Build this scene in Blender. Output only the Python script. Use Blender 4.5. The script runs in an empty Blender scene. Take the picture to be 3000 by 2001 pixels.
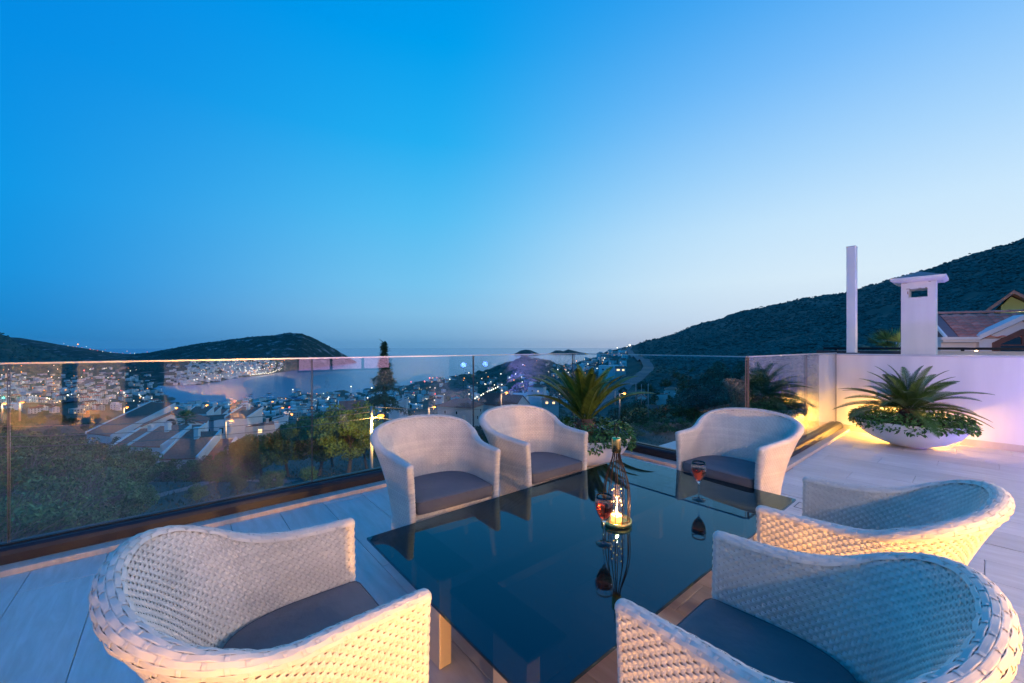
import bpy, math, random
import numpy as np
from mathutils import Vector, Matrix
random.seed(7); np.random.seed(7)
PI = math.pi
SC = bpy.context.scene
COL = SC.collection

# ------------------------------------------------------------------ camera, sky, lamps of the sky, exposure
CAM_H, FPX, HOR = 1.30, 1167.0, 1015.0
cam_d = bpy.data.cameras.new('camera'); cam = bpy.data.objects.new('camera', cam_d); COL.objects.link(cam)
cam_d.sensor_width = 36.0; cam_d.lens = FPX / 3000.0 * 36.0
cam_d.clip_start = 0.05; cam_d.clip_end = 200000
cam_d.shift_y = (HOR - 1000.5) / 3000.0
cam.location = (0, 0, CAM_H); cam.rotation_euler = (PI / 2, 0, 0)
SC.camera = cam
SC.view_settings.view_transform = 'Standard'; SC.view_settings.look = 'None'
SC.view_settings.exposure = 0.0; SC.view_settings.gamma = 1.0
SC.view_settings.use_curve_mapping = False
SC.cycles.max_bounces = 12; SC.cycles.transparent_max_bounces = 24
SC.cycles.glossy_bounces = 6; SC.cycles.transmission_bounces = 10; SC.cycles.diffuse_bounces = 3
SC.cycles.sample_clamp_indirect = 40.0
SC.cycles.caustics_reflective = False; SC.cycles.caustics_refractive = False

def lin(c):
    return tuple((v / 255 / 12.92) if v / 255 <= 0.04045 else ((v / 255 + 0.055) / 1.055) ** 2.4 for v in c)

world = bpy.data.worlds.new('World'); SC.world = world; world.use_nodes = True
nt = world.node_tree; nt.nodes.clear()
def wn(t, **k):
    n = nt.nodes.new(t)
    for a, b in k.items(): setattr(n, a, b)
    return n
tc = wn('ShaderNodeTexCoord'); sep = wn('ShaderNodeSeparateXYZ'); nt.links.new(tc.outputs['Generated'], sep.inputs[0])
GLOW = (0.84, 0.54, 0.0)
dot = wn('ShaderNodeVectorMath', operation='DOT_PRODUCT'); nt.links.new(tc.outputs['Generated'], dot.inputs[0]); dot.inputs[1].default_value = GLOW
def ramp(stops):
    r = wn('ShaderNodeValToRGB'); r.color_ramp.interpolation = 'B_SPLINE' if False else 'EASE'
    r.color_ramp.interpolation = 'LINEAR'
    els = r.color_ramp.elements
    while len(els) > 1: els.remove(els[0])
    for i, (p, c) in enumerate(stops):
        e = els[0] if i == 0 else els.new(p)
        e.position = p; e.color = (*lin(c), 1)
    nt.links.new(sep.outputs['Z'], r.inputs[0]); return r
rL = ramp([(0, (22, 124, 190)), (.05, (16, 134, 207)), (.12, (8, 145, 222)), (.25, (0, 150, 230)), (.5, (0, 136, 227)), (.75, (0, 128, 229)), (1, (0, 130, 228))])
rC = ramp([(0, (108, 164, 206)), (.03, (122, 176, 216)), (.08, (130, 192, 231)), (.15, (118, 197, 240)), (.3, (84, 190, 244)), (.45, (36, 175, 242)), (.6, (0, 160, 238)), (.8, (0, 138, 232)), (1, (0, 130, 228))])
rR = ramp([(0, (205, 208, 222)), (.06, (212, 226, 242)), (.14, (222, 240, 252)), (.25, (206, 234, 255)), (.36, (176, 218, 255)), (.5, (134, 194, 254)), (.65, (80, 168, 246)), (.82, (20, 148, 238)), (1, (0, 130, 228))])
def mrange(a, b):
    m = wn('ShaderNodeMapRange', interpolation_type='SMOOTHSTEP'); nt.links.new(dot.outputs['Value'], m.inputs['Value'])
    m.inputs['From Min'].default_value = a; m.inputs['From Max'].default_value = b; return m
def wmix(f, a, b):
    m = wn('ShaderNodeMix', data_type='RGBA'); nt.links.new(f, m.inputs[0]); nt.links.new(a, m.inputs[6]); nt.links.new(b, m.inputs[7]); return m
m1 = wmix(mrange(-.42, .38).outputs[0], rL.outputs[0], rC.outputs[0])
m2 = wmix(mrange(.30, 1.06).outputs[0], m1.outputs[2], rR.outputs[0])
bg = wn('ShaderNodeBackground'); wo = wn('ShaderNodeOutputWorld')
nt.links.new(m2.outputs[2], bg.inputs['Color']); bg.inputs['Strength'].default_value = 1.0
nt.links.new(bg.outputs[0], wo.inputs['Surface'])

# a faint soft sun: the afterglow low on the right
sd = bpy.data.lights.new('afterglow_sun', 'SUN'); sd.energy = 0.14; sd.angle = math.radians(25); sd.color = (1, .86, .82)
so = bpy.data.objects.new('afterglow_sun', sd); COL.objects.link(so)
so.rotation_euler = Vector((GLOW[0], GLOW[1], .12)).to_track_quat('Z', 'Y').to_euler()

# ------------------------------------------------------------------ helpers
TH = math.atan2(.645, .764)                         # the terrace is turned by this against the camera
CU, SU = math.cos(TH), math.sin(TH)
def D(x, y, z=0.0): return Vector((x * CU - y * SU, x * SU + y * CU, z))

MATS = {}
def mat(name, col, rough=.6, metal=0., var=0., scale=20., bump=0., bscale=None, spec=.5, coat=0., sub=None, detail=4, island=0., stretch=None, objrand=0., trans=0., ior=1.45):
    if name in MATS: return MATS[name]
    m = bpy.data.materials.new(name); m.use_nodes = True; t = m.node_tree; N = t.nodes; L = t.links
    b = N['Principled BSDF']
    b.inputs['Base Color'].default_value = (*col, 1); b.inputs['Roughness'].default_value = rough
    b.inputs['Metallic'].default_value = metal; b.inputs['Specular IOR Level'].default_value = spec
    b.inputs['Coat Weight'].default_value = coat; b.inputs['Transmission Weight'].default_value = trans; b.inputs['IOR'].default_value = ior
    src = None
    co = N.new('ShaderNodeTexCoord'); vec = co.outputs['Object']
    if stretch:
        mp = N.new('ShaderNodeMapping'); mp.inputs['Scale'].default_value = stretch; L.new(vec, mp.inputs[0]); vec = mp.outputs[0]
    def scaled(fac_sock, lo, hi, prev):
        mr = N.new('ShaderNodeMapRange'); L.new(fac_sock, mr.inputs[0]); mr.inputs[3].default_value = lo; mr.inputs[4].default_value = hi
        mx = N.new('ShaderNodeVectorMath'); mx.operation = 'SCALE'
        if prev is None: mx.inputs[0].default_value = col
        else: L.new(prev, mx.inputs[0])
        L.new(mr.outputs[0], mx.inputs['Scale']); return mx.outputs[0]
    if var:
        no = N.new('ShaderNodeTexNoise'); no.inputs['Scale'].default_value = scale; no.inputs['Detail'].default_value = detail; L.new(vec, no.inputs['Vector'])
        mr0 = N.new('ShaderNodeMapRange'); L.new(no.outputs[0], mr0.inputs[0]); mr0.inputs[1].default_value = .3; mr0.inputs[2].default_value = .7
        src = scaled(mr0.outputs[0], 1 - var, 1 + var, src)
        mr = N.new('ShaderNodeMapRange'); L.new(no.outputs[0], mr.inputs[0]); mr.inputs[3].default_value = rough * .85; mr.inputs[4].default_value = min(1, rough * 1.15)
        L.new(mr.outputs[0], b.inputs['Roughness'])
    if island:
        g = N.new('ShaderNodeNewGeometry'); src = scaled(g.outputs['Random Per Island'], 1 - island, 1 + island, src)
    if objrand:
        g = N.new('ShaderNodeObjectInfo'); src = scaled(g.outputs['Random'], 1 - objrand, 1 + objrand, src)
    if src is not None: L.new(src, b.inputs['Base Color'])
    if bump:
        no = N.new('ShaderNodeTexNoise'); no.inputs['Scale'].default_value = bscale or scale * 3; no.inputs['Detail'].default_value = 6; L.new(vec, no.inputs['Vector'])
        bp = N.new('ShaderNodeBump'); bp.inputs['Strength'].default_value = min(1, bump); bp.inputs['Distance'].default_value = .01; L.new(no.outputs[0], bp.inputs['Height']); L.new(bp.outputs[0], b.inputs['Normal'])
    MATS[name] = m; return m

def glassmat(name, tint, ior=1.5, rough=0.0, refl=(1, 1, 1)):
    m = bpy.data.materials.new(name); m.use_nodes = True; t = m.node_tree; N = t.nodes; L = t.links; N.remove(N['Principled BSDF'])
    o = N['Material Output']; tr = N.new('ShaderNodeBsdfTransparent'); tr.inputs[0].default_value = (*tint, 1)
    gl = N.new('ShaderNodeBsdfGlossy'); gl.inputs['Roughness'].default_value = rough; gl.inputs[0].default_value = (*refl, 1)
    ge = N.new('ShaderNodeNewGeometry')
    mul = N.new('ShaderNodeMix'); mul.data_type = 'FLOAT'; mul.inputs[2].default_value = ior; mul.inputs[3].default_value = 1 / ior
    L.new(ge.outputs['Backfacing'], mul.inputs[0])
    fr = N.new('ShaderNodeFresnel'); L.new(mul.outputs[0], fr.inputs[0])
    mx = N.new('ShaderNodeMixShader'); L.new(fr.outputs[0], mx.inputs[0]); L.new(tr.outputs[0], mx.inputs[1]); L.new(gl.outputs[0], mx.inputs[2])
    L.new(mx.outputs[0], o.inputs['Surface'])
    MATS[name] = m; return m

def emit(name, col, strength, sample=False):
    m = bpy.data.materials.new(name); m.use_nodes = True; t = m.node_tree; b = t.nodes['Principled BSDF']
    b.inputs['Base Color'].default_value = (*col, 1); b.inputs['Emission Color'].default_value = (*col, 1); b.inputs['Emission Strength'].default_value = strength
    if not sample: m.cycles.emission_sampling = 'NONE'
    MATS[name] = m; return m

def tag(o, label=None, cat=None, group=None, kind=None):
    if label: o['label'] = label
    if cat: o['category'] = cat
    if group: o['group'] = group
    if kind: o['kind'] = kind
    return o

def mesh_np(name, V, F, mats, smooth=False, midx=None):
    V = np.asarray(V, dtype=np.float32).reshape(-1, 3); F = np.asarray(F, dtype=np.int32); k = F.shape[1]
    me = bpy.data.meshes.new(name)
    me.vertices.add(len(V)); me.vertices.foreach_set('co', V.ravel())
    me.loops.add(F.size); me.loops.foreach_set('vertex_index', F.ravel())
    me.polygons.add(len(F)); me.polygons.foreach_set('loop_start', np.arange(0, F.size, k, dtype=np.int32))
    me.polygons.foreach_set('loop_total', np.full(len(F), k, dtype=np.int32))
    me.polygons.foreach_set('use_smooth', np.full(len(F), bool(smooth)))
    if midx is not None: me.polygons.foreach_set('material_index', np.asarray(midx, dtype=np.int32))
    me.update(calc_edges=True)
    for m in (mats if isinstance(mats, (list, tuple)) else [mats]): me.materials.append(m)
    return me

def link(name, me, parent=None, loc=None, rz=0.):
    o = bpy.data.objects.new(name, me); COL.objects.link(o)
    if parent is not None: o.parent = parent
    if loc is not None: o.location = loc
    if rz: o.rotation_euler = (0, 0, rz)
    return o

def empty(name, loc, rz=0., label=None, cat=None, group=None):
    o = bpy.data.objects.new(name, None); COL.objects.link(o); o.location = loc; o.rotation_euler = (0, 0, rz); o.empty_display_size = .1
    tag(o, label, cat, group); return o

def copy_tree(o, parent=None):
    c = o.copy(); COL.objects.link(c)
    if parent is not None: c.parent = parent
    for ch in list(o.children): copy_tree(ch, c)
    return c

class MB:
    def __init__(s): s.v = []; s.f = []; s.m = []; s.sm = []
    def add(s, vs, fs, mi=0, sm=False):
        b = len(s.v); s.v.extend([tuple(p) for p in vs])
        for f in fs: s.f.append([b + i for i in f]); s.m.append(mi); s.sm.append(sm)
    def box(s, x0, x1, y0, y1, z0, z1, mi=0, bev=0.):
        if bev <= 0:
            vs = [(x, y, z) for z in (z0, z1) for y in (y0, y1) for x in (x0, x1)]
            s.add(vs, [(0, 2, 3, 1), (4, 5, 7, 6), (0, 1, 5, 4), (2, 6, 7, 3), (0, 4, 6, 2), (1, 3, 7, 5)], mi)
        else:
            b = bev; rings = []
            for z, i in ((z0, b), (z0 + b, 0), (z1 - b, 0), (z1, b)):
                rings.append([(x0 + i, y0 + b, z), (x0 + b, y0 + i, z), (x1 - b, y0 + i, z), (x1 - i, y0 + b, z), (x1 - i, y1 - b, z), (x1 - b, y1 - i, z), (x0 + b, y1 - i, z), (x0 + i, y1 - b, z)])
            s.loft(rings, mi, cap=True)
    def obox(s, M, sx, sy, sz, mi=0):
        vs = [M @ Vector((x * sx / 2, y * sy / 2, z * sz / 2)) for z in (-1, 1) for y in (-1, 1) for x in (-1, 1)]
        s.add(vs, [(0, 2, 3, 1), (4, 5, 7, 6), (0, 1, 5, 4), (2, 6, 7, 3), (0, 4, 6, 2), (1, 3, 7, 5)], mi)
    def loft(s, rings, mi=0, cap=True, sm=False, closed=True):
        n = len(rings[0]); vs = [p for r in rings for p in r]; fs = []
        for i in range(len(rings) - 1):
            for j in range(n if closed else n - 1):
                k = (j + 1) % n
                fs.append((i * n + j, i * n + k, (i + 1) * n + k, (i + 1) * n + j))
        if cap: fs.append(tuple(range(n - 1, -1, -1))); fs.append(tuple((len(rings) - 1) * n + j for j in range(n)))
        s.add(vs, fs, mi, sm)
    def lathe(s, prof, n=32, c=(0, 0, 0), mi=0, sm=True, cap=False):
        s.loft([[(c[0] + r * math.cos(2 * PI * j / n), c[1] + r * math.sin(2 * PI * j / n), c[2] + z) for j in range(n)] for r, z in prof], mi, cap, sm)
    def tube(s, pts, rad, n=6, mi=0, sm=True, cap=True):
        pts = [Vector(p) for p in pts]; rads = rad if isinstance(rad, (list, tuple)) else [rad] * len(pts)
        t0 = (pts[1] - pts[0]).normalized(); ref = Vector((0, 0, 1)) if abs(t0.z) < .9 else Vector((1, 0, 0))
        u = t0.cross(ref).normalized(); rings = []
        for i, p in enumerate(pts):
            t = (pts[min(i + 1, len(pts) - 1)] - pts[max(i - 1, 0)]).normalized()
            u = (u - t * u.dot(t)).normalized(); w = t.cross(u)
            rings.append([p + (u * math.cos(2 * PI * j / n) + w * math.sin(2 * PI * j / n)) * rads[i] for j in range(n)])
        s.loft(rings, mi, cap, sm)
    def prism(s, poly, y0, y1, mi=0, axis='y'):
        """poly: list of (x,z); extruded along y"""
        a = [(p[0], y0, p[1]) for p in poly]; b = [(p[0], y1, p[1]) for p in poly]
        if axis == 'x': a = [(y0, p[0], p[1]) for p in poly]; b = [(y1, p[0], p[1]) for p in poly]
        s.loft([a, b], mi, True)
    def mesh(s, name, mats):
        me = bpy.data.meshes.new(name); me.from_pydata(s.v, [], s.f); me.update()
        for m in (mats if isinstance(mats, (list, tuple)) else [mats]): me.materials.append(m)
        me.polygons.foreach_set('material_index', s.m); me.polygons.foreach_set('use_smooth', s.sm)
        return me
    def build(s, name, mats, parent=None, loc=None, rz=0.): return link(name, s.mesh(name, mats), parent, loc, rz)

def deck_thing(name, label, cat, group=None): return empty(name, (0, 0, 0), TH, label, cat, group)

# ------------------------------------------------------------------ materials
M_TRAV = None
def travertine(name, base, tilecol=.05):
    m = bpy.data.materials.new(name); m.use_nodes = True; t = m.node_tree; N = t.nodes; L = t.links; b = N['Principled BSDF']
    co = N.new('ShaderNodeTexCoord'); oi = N.new('ShaderNodeObjectInfo'); ad = N.new('ShaderNodeVectorMath'); ad.operation = 'MULTIPLY_ADD'
    L.new(oi.outputs['Random'], ad.inputs[0]); ad.inputs[1].default_value = (37, 11, 5); L.new(co.outputs['Object'], ad.inputs[2])
    mp = N.new('ShaderNodeMapping'); mp.inputs['Scale'].default_value = (9, 1.2, 1); L.new(ad.outputs[0], mp.inputs[0])
    n1 = N.new('ShaderNodeTexNoise'); n1.inputs['Scale'].default_value = 3.0; n1.inputs['Detail'].default_value = 9; n1.inputs['Roughness'].default_value = .62; n1.inputs['Distortion'].default_value = .6; L.new(mp.outputs[0], n1.inputs['Vector'])
    n2 = N.new('ShaderNodeTexNoise'); n2.inputs['Scale'].default_value = 1.3; n2.inputs['Detail'].default_value = 6; L.new(co.outputs['Object'], n2.inputs['Vector'])
    r = N.new('ShaderNodeValToRGB'); e = r.color_ramp.elements; e[0].position = .32; e[1].position = .68
    e[0].color = (base[0] * .87, base[1] * .84, base[2] * .80, 1); e[1].color = (base[0] * 1.08, base[1] * 1.08, base[2] * 1.08, 1); L.new(n1.outputs[0], r.inputs[0])
    sc = N.new('ShaderNodeMapRange'); L.new(n2.outputs[0], sc.inputs[0]); sc.inputs[3].default_value = .74; sc.inputs[4].default_value = 1.14
    s2 = N.new('ShaderNodeMapRange'); L.new(oi.outputs['Random'], s2.inputs[0]); s2.inputs[3].default_value = 1 - tilecol; s2.inputs[4].default_value = 1 + tilecol
    mu = N.new('ShaderNodeMath'); mu.operation = 'MULTIPLY'; L.new(sc.outputs[0], mu.inputs[0]); L.new(s2.outputs[0], mu.inputs[1])
    vm = N.new('ShaderNodeVectorMath'); vm.operation = 'SCALE'; L.new(r.outputs[0], vm.inputs[0]); L.new(mu.outputs[0], vm.inputs['Scale']); L.new(vm.outputs[0], b.inputs['Base Color'])
    rr = N.new('ShaderNodeMapRange'); L.new(n1.outputs[0], rr.inputs[0]); rr.inputs[3].default_value = .36; rr.inputs[4].default_value = .6; L.new(rr.outputs[0], b.inputs['Roughness'])
    bp = N.new('ShaderNodeBump'); bp.inputs['Strength'].default_value = .25; bp.inputs['Distance'].default_value = .003; L.new(n1.outputs[0], bp.inputs['Height']); L.new(bp.outputs[0], b.inputs['Normal'])
    MATS[name] = m; return m
M_TILE = travertine('travertine_tile', (.65, .63, .61), .09)
M_STONE = travertine('travertine_trim', (.60, .53, .48))
M_WICKER = mat('white_wicker', (.75, .70, .61), .55, var=.08, scale=9, island=.08)
M_WGAP = mat('wicker_gap_shade', (.52, .45, .37), .9)  # darker tan paints the shade seen between the strands
M_CUSH = mat('taupe_cushion', (.150, .142, .143), .85, var=.10, scale=7, bump=.9, bscale=9)
M_ALU = mat('anthracite_aluminium', (.035, .037, .045), .38, metal=.6, var=.08, scale=3)
M_CAP = mat('brushed_steel', (.62, .60, .60), .28, metal=1.0)
M_EDGE = mat('pane_edge', (.16, .13, .12), .3, spec=.6)
M_GLASS = glassmat('balustrade_glass', (.965, .985, .985), 1.60)
M_SMOKE = glassmat('smoked_tabletop_glass', (.18, .20, .24), 1.64, refl=(.45, .82, 1.0))
M_BLACK = mat('black_metal', (.012, .012, .014), .35, metal=.2)
M_TLEG = mat('champagne_steel', (.62, .54, .44), .38, metal=.35)
M_PLASTER = mat('white_plaster', (.76, .73, .71), .85, var=.09, scale=3.5, bump=.18, bscale=90, stretch=(1, 1, .12))
M_WHITE = mat('white_paint', (.78, .76, .74), .55, var=.04, scale=3)
M_COPE = mat('grey_coping', (.55, .55, .57), .5, var=.06, scale=6)
M_POT = mat('white_planter_shell', (.82, .81, .81), .35, var=.02, scale=3)
M_SOIL = mat('dark_soil', (.03, .022, .016), .95, var=.3, scale=30)
M_FROND = mat('cycad_green', (.08, .15, .03), .42, var=.2, scale=8, island=.25, objrand=.18)
M_TRUNK = mat('cycad_trunk', (.13, .075, .05), .9, island=.35)
M_IVY = mat('ivy_green', (.07, .18, .04), .4, objrand=.4)
M_BRASS = mat('polished_brass', (.90, .62, .22), .22, metal=1.0)
M_WIRE = mat('bronze_wire', (.05, .03, .022), .35, metal=.6)
M_CLEAR = glassmat('clear_glass', (.96, .97, .98), 1.5)
M_WINE = mat('rose_wine', (1.0, .17, .08), .02, trans=.95, ior=1.34, spec=.5)
M_WAX = mat('candle_wax', (.85, .7, .5), .5)

# ================================================================== TERRACE (built in deck axes: x along the table, y towards the sea)
XC, YN, YF, XB = 7.95, -2.50, 3.57, 4.10      # wall face, house wall, left kerb, far kerb
floor = MB(); floor.box(-5.5, XB + .25, YN, YF + .4, -.30, -.012); floor.box(XB + .25, XC + .25, YN - 3, 1.66, -.30, -.012)
floor.box(-5.5, XB + .25, YN - 3, YN, -.30, -.012)
floor_o = tag(floor.build('terrace_floor', M_STONE, None, (0, 0, 0), TH), kind='structure')
tile_meshes = {}
def tile(x0, x1, y0, y1):
    w, d = round(x1 - x0, 3), round(y1 - y0, 3)
    if w < .03 or d < .03: return
    k = (w, d)
    if k not in tile_meshes:
        b = MB(); g = .0016; b.box(g, w - g, g, d - g, -.012, 0, bev=.0015); tile_meshes[k] = b.mesh('floor_tile', M_TILE)
    t = link('floor_tile', tile_meshes[k], floor_o, (x0, y0, random.uniform(-.0006, .0004)))
def tiles(xa, xb, ya, yb, rowoff=0):
    x = xa; r = rowoff
    while x < xb - .01:
        x1 = min(x + .315, xb); y = ya + (-(r * .437) % 1.2) - 1.2
        while y < yb - .01:
            y1 = y + 1.2
            if y1 > ya: tile(x, x1, max(y, ya), min(y1, yb))
            y = y1
        x = x1; r += 1
tiles(-2.53, XB, YN, YF); tiles(XB, XC - .015, YN - 1.2, 1.33, 3)

# kerbs under the balustrade
def kerb(x0, x1, y0, y1):
    b = MB(); b.box(x0, x1, y0, y1, -.01, .032, bev=.003)
    return tag(b.build('kerb', M_STONE, None, (0, 0, 0), TH), kind='structure')
kerb(-5.5, XB + .30, YF, YF + .36); kerb(XB, XB + .36, 1.33, YF - .002); kerb(XB + .362, XC - .002, 1.33, 1.68)

def railing(label, p0, p1, seams, inward, zt=1.20):
    """p0->p1 line of the glass; inward: unit vector pointing to the terrace; seams: stations of the joints"""
    r = empty('glass_railing', (0, 0, 0), TH, label, 'railing', 'frameless glass railings round the terrace')
    p0 = Vector((*p0, 0)); p1 = Vector((*p1, 0)); d = (p1 - p0); Ln = d.length; d.normalize(); n = Vector((*inward, 0))
    # base channel with a rounded inner shoulder
    prof = [(-.085, .034), (-.082, .085), (-.072, .108), (-.052, .121), (-.022, .124), (-.022, .112), (.022, .112), (.022, .124), (.06, .124), (.07, .034)]
    b = MB(); b.loft([[p0 + d * s + n * (-q) + Vector((0, 0, z)) for q, z in prof] for s in (0.0, Ln)]); b.build('base_channel', M_ALU, r)
    g = MB(); g.loft([[p0 + d * s + n * (-q) + Vector((0, 0, z)) for q, z in [(-.019, .125), (-.019, .131), (-.010, .131), (-.010, .125)]] for s in (0, Ln)]); g.build('gasket', M_BLACK, r)
    st = [0.0] + list(seams) + [Ln]
    for a, c in zip(st[:-1], st[1:]):
        a += .005; c -= .005
        b = MB()
        q = [p0 + d * a + n * .0085, p0 + d * c + n * .0085, p0 + d * c - n * .0085, p0 + d * a - n * .0085]
        b.loft([[v + Vector((0, 0, z)) for v in q] for z in (.113, zt - .007)]); b.build('glass_panel', M_GLASS, r)
        for e in (a - .0016, c + .0004):
            eb = MB(); q = [p0 + d * e + n * .009, p0 + d * (e + .0012) + n * .009, p0 + d * (e + .0012) - n * .009, p0 + d * e - n * .009]
            eb.loft([[v + Vector((0, 0, z)) for v in q] for z in (.13, zt - .008)]); eb.build('pane_edge', M_EDGE, r)
    b = MB(); q = [p0 + n * .012, p1 + n * .012, p1 - n * .012, p0 - n * .012]
    b.loft([[v + Vector((0, 0, z)) for v in q] for z in (zt - .0065, zt + .004)]); b.build('cap_rail', M_CAP, r)
    return r
YG, XG = 3.75, 4.30
railing('long frameless glass railing with anthracite base on the left side', (-4.2, YG), (XG - .012, YG), [3.44, 5.10, 6.79], (0, -1))
railing('middle frameless glass railing behind the swept chair backs and palm planter', (XG, YG - .012), (XG, 1.50 + .012), [], (-1, 0))
railing('short frameless glass railing mirroring the right planter, running to the white wall', (XG + .012, 1.50), (XC - .02, 1.50), [2.0], (0, -1))

# white parapet wall on the right, coping, skirting
w = empty('parapet_wall', (0, 0, 0), TH, 'white rendered parapet wall behind the right palm planter', 'wall')
b = MB(); b.box(XC, XC + .22, -5.2, 1.72, -.3, 1.16); b.build('wall', M_PLASTER, w)
b = MB(); b.box(XC - .012, XC + .235, -5.2, 1.735, 1.16, 1.185, bev=.004); b.build('coping', M_COPE, w)
y = 1.41
while y > -3.5:
    b = MB(); b.box(XC - .014, XC, y - .60, y - .003, 0, .085, bev=.002); b.build('skirting_tile', M_STONE, w); y -= .60
# tall white box-section post and chimney standing behind the parapet
b = MB(); b.box(-.085, .085, -.055, .055, 0, 1.70, bev=.004)
p = empty('white_post', D(8.18 + .14, 1.37, 1.19), TH, 'tall slim white post rising above the end of the parapet wall', 'post')
b.build('shaft', M_WHITE, p)
b = MB(); b.box(-.088, .088, -.058, .058, 1.70, 1.712); b.build('end_cap', M_COPE, p)
b = MB(); b.box(-.11, .11, -.08, .08, -.004, .010); b.build('foot_plate', M_BLACK, p)
ch = empty('chimney', D(8.45, .62, 0), TH, 'white rendered chimney with pyramid cap and square smoke opening', 'chimney')
b = MB(); s = .178
zt, zo0, zo1, ow = 2.245, 2.02, 2.145, .098
b.box(-s, s, -s, s, 1.10, zo0)
b.box(-s, s, ow, s, zo0, zo1); b.box(-s, s, -s, -ow, zo0, zo1)
b.box(-s, s, -s, s, zo1, zt)
b.build('shaft', M_PLASTER, ch)
b = MB(); h = .285; b.loft([[(-h * .86, -h * .86, zt), (h * .86, -h * .86, zt), (h * .86, h * .86, zt), (-h * .86, h * .86, zt)], [(-h, -h, zt + .03), (h, -h, zt + .03), (h, h, zt + .03), (-h, h, zt + .03)], [(-h, -h, zt + .065), (h, -h, zt + .065), (h, h, zt + .065), (-h, h, zt + .065)]]); b.build('cap', M_PLASTER, ch)
b = MB(); b.add([(-h + .02, -h + .02, zt + .066), (h - .02, -h + .02, zt + .066), (h - .02, h - .02, zt + .066), (-h + .02, h - .02, zt + .066), (0, 0, zt + .17)], [(0, 1, 4), (1, 2, 4), (2, 3, 4), (3, 0, 4), (3, 2, 1, 0)]); b.build('cap_roof', mat('grey_lead', (.16, .19, .21), .6, var=.2, scale=8), ch)
M_CHIP = mat('bare_mortar', (.26, .17, .12), .95, var=.3, scale=40)
for yy, zz, ww, hh in ((.10, 2.148, .05, .010), (-.02, 2.150, .035, .008), (-.085, 2.149, .022, .013), (.105, 2.09, .012, .05), (-.02, 2.010, .045, .004), (.135, 2.236, .06, .007), (-.12, 2.235, .03, .009), (.02, 2.012, .004, .012)):
    b = MB(); b.add([(-s - .0015, yy - ww / 2, zz - hh / 2), (-s - .0015, yy + ww * .45, zz - hh * .3), (-s - .0015, yy + ww / 2, zz + hh / 2), (-s - .0015, yy - ww * .3, zz + hh * .4)] + [(-s - .0002, yy - ww / 2, zz - hh / 2), (-s - .0002, yy + ww * .45, zz - hh * .3), (-s - .0002, yy + ww / 2, zz + hh / 2), (-s - .0002, yy - ww * .3, zz + hh * .4)], [(0, 1, 2, 3), (4, 7, 6, 5), (0, 4, 5, 1), (1, 5, 6, 2), (2, 6, 7, 3), (3, 7, 4, 0)]); b.build('plaster_chip', M_CHIP, ch)
# neighbour parapet and dark rails behind the wall
w2 = deck_thing('cream_parapet', 'low cream parapet beyond the white wall, topped by a dark rail', 'wall')
b = MB(); b.box(9.6, 9.8, -9.0, 1.9, -.5, 1.225); b.build('wall', mat('cream_render', (.66, .60, .55), .8, var=.05, scale=2), w2)
b = MB(); b.box(9.55, 9.62, -9.0, 2.0, 1.245, 1.285, bev=.004); b.build('rail', M_BLACK, w2)
for yy in (1.8, .2, -1.5, -3.2):
    b = MB(); b.box(9.63, 9.67, yy, yy + .04, 1.222, 1.25); b.build('rail_bracket', M_BLACK, w2)
dk = deck_thing('dark_slatted_screen', 'dark weathered timber screen just left of the white post', 'screen')
for i in range(3):
    b = MB(); b.box(9.3, 9.33, .9, 2.05, .98 + i * .085, 1.055 + i * .085); b.build('plank', mat('dark_timber', (.07, .06, .065), .7, var=.3, scale=12), dk)
for yb in (1.0, 1.9): b = MB(); b.box(9.335, 9.38, yb, yb + .06, .7, 1.2); b.build('batten', MATS['dark_timber'], dk)

# small floor drain
de = empty('floor_drain', D(4.05 - .15, 0.92, .0), TH, 'small square tiled floor drain behind the right chairs', 'drain')
b = MB()
for x0, x1, y0, y1 in ((-.075, .075, -.075, -.07), (-.075, .075, .07, .075), (-.075, -.07, -.07, .07), (.07, .075, -.07, .07)): b.box(x0, x1, y0, y1, .0008, .0025)
b.build('frame', M_BLACK, de)
b = MB(); b.box(-.068, .068, -.068, .068, .0008, .0018); b.build('lid', M_TILE, de)

# ------------------------------------------------------------------ the house behind the camera (seen mirrored in the glass, carries the lamps)
vi = deck_thing('villa', 'the villa behind the terrace, mirrored in the glass railing', 'house')
M_VW = mat('ochre_white_render', (.72, .66, .58), .85, var=.04, scale=1.5, bump=.3, bscale=60)
M_FR = mat('window_frame_dark', (.03, .03, .035), .4, metal=.4)
M_DG = mat('dark_window_glass', (.015, .02, .03), .03, spec=.9)
M_PINK = emit('lit_room', (.80, .48, .75), 2.6)
def wallseg(x0, x1, z0=-.0, z1=3.1):
    b = MB(); b.box(x0, x1, YN - .25, YN, z0, z1); return b.build('wall', M_VW, vi)
wallseg(-5.5, -1.47); wallseg(-1.29, -.70); wallseg(-.17, 2.1); wallseg(2.1, 4.35, 0, .70); wallseg(2.1, 4.35, 2.4, 3.1); wallseg(4.35, 6.05)
wallseg(-1.47, -1.29, 2.4, 3.1); wallseg(-.70, -.17, 2.4, 3.1)
b = MB(); b.box(-5.7, 6.25, YN - 4.0, YN + .12, 3.1, 3.32); b.build('roof', M_VW, vi)
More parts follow.
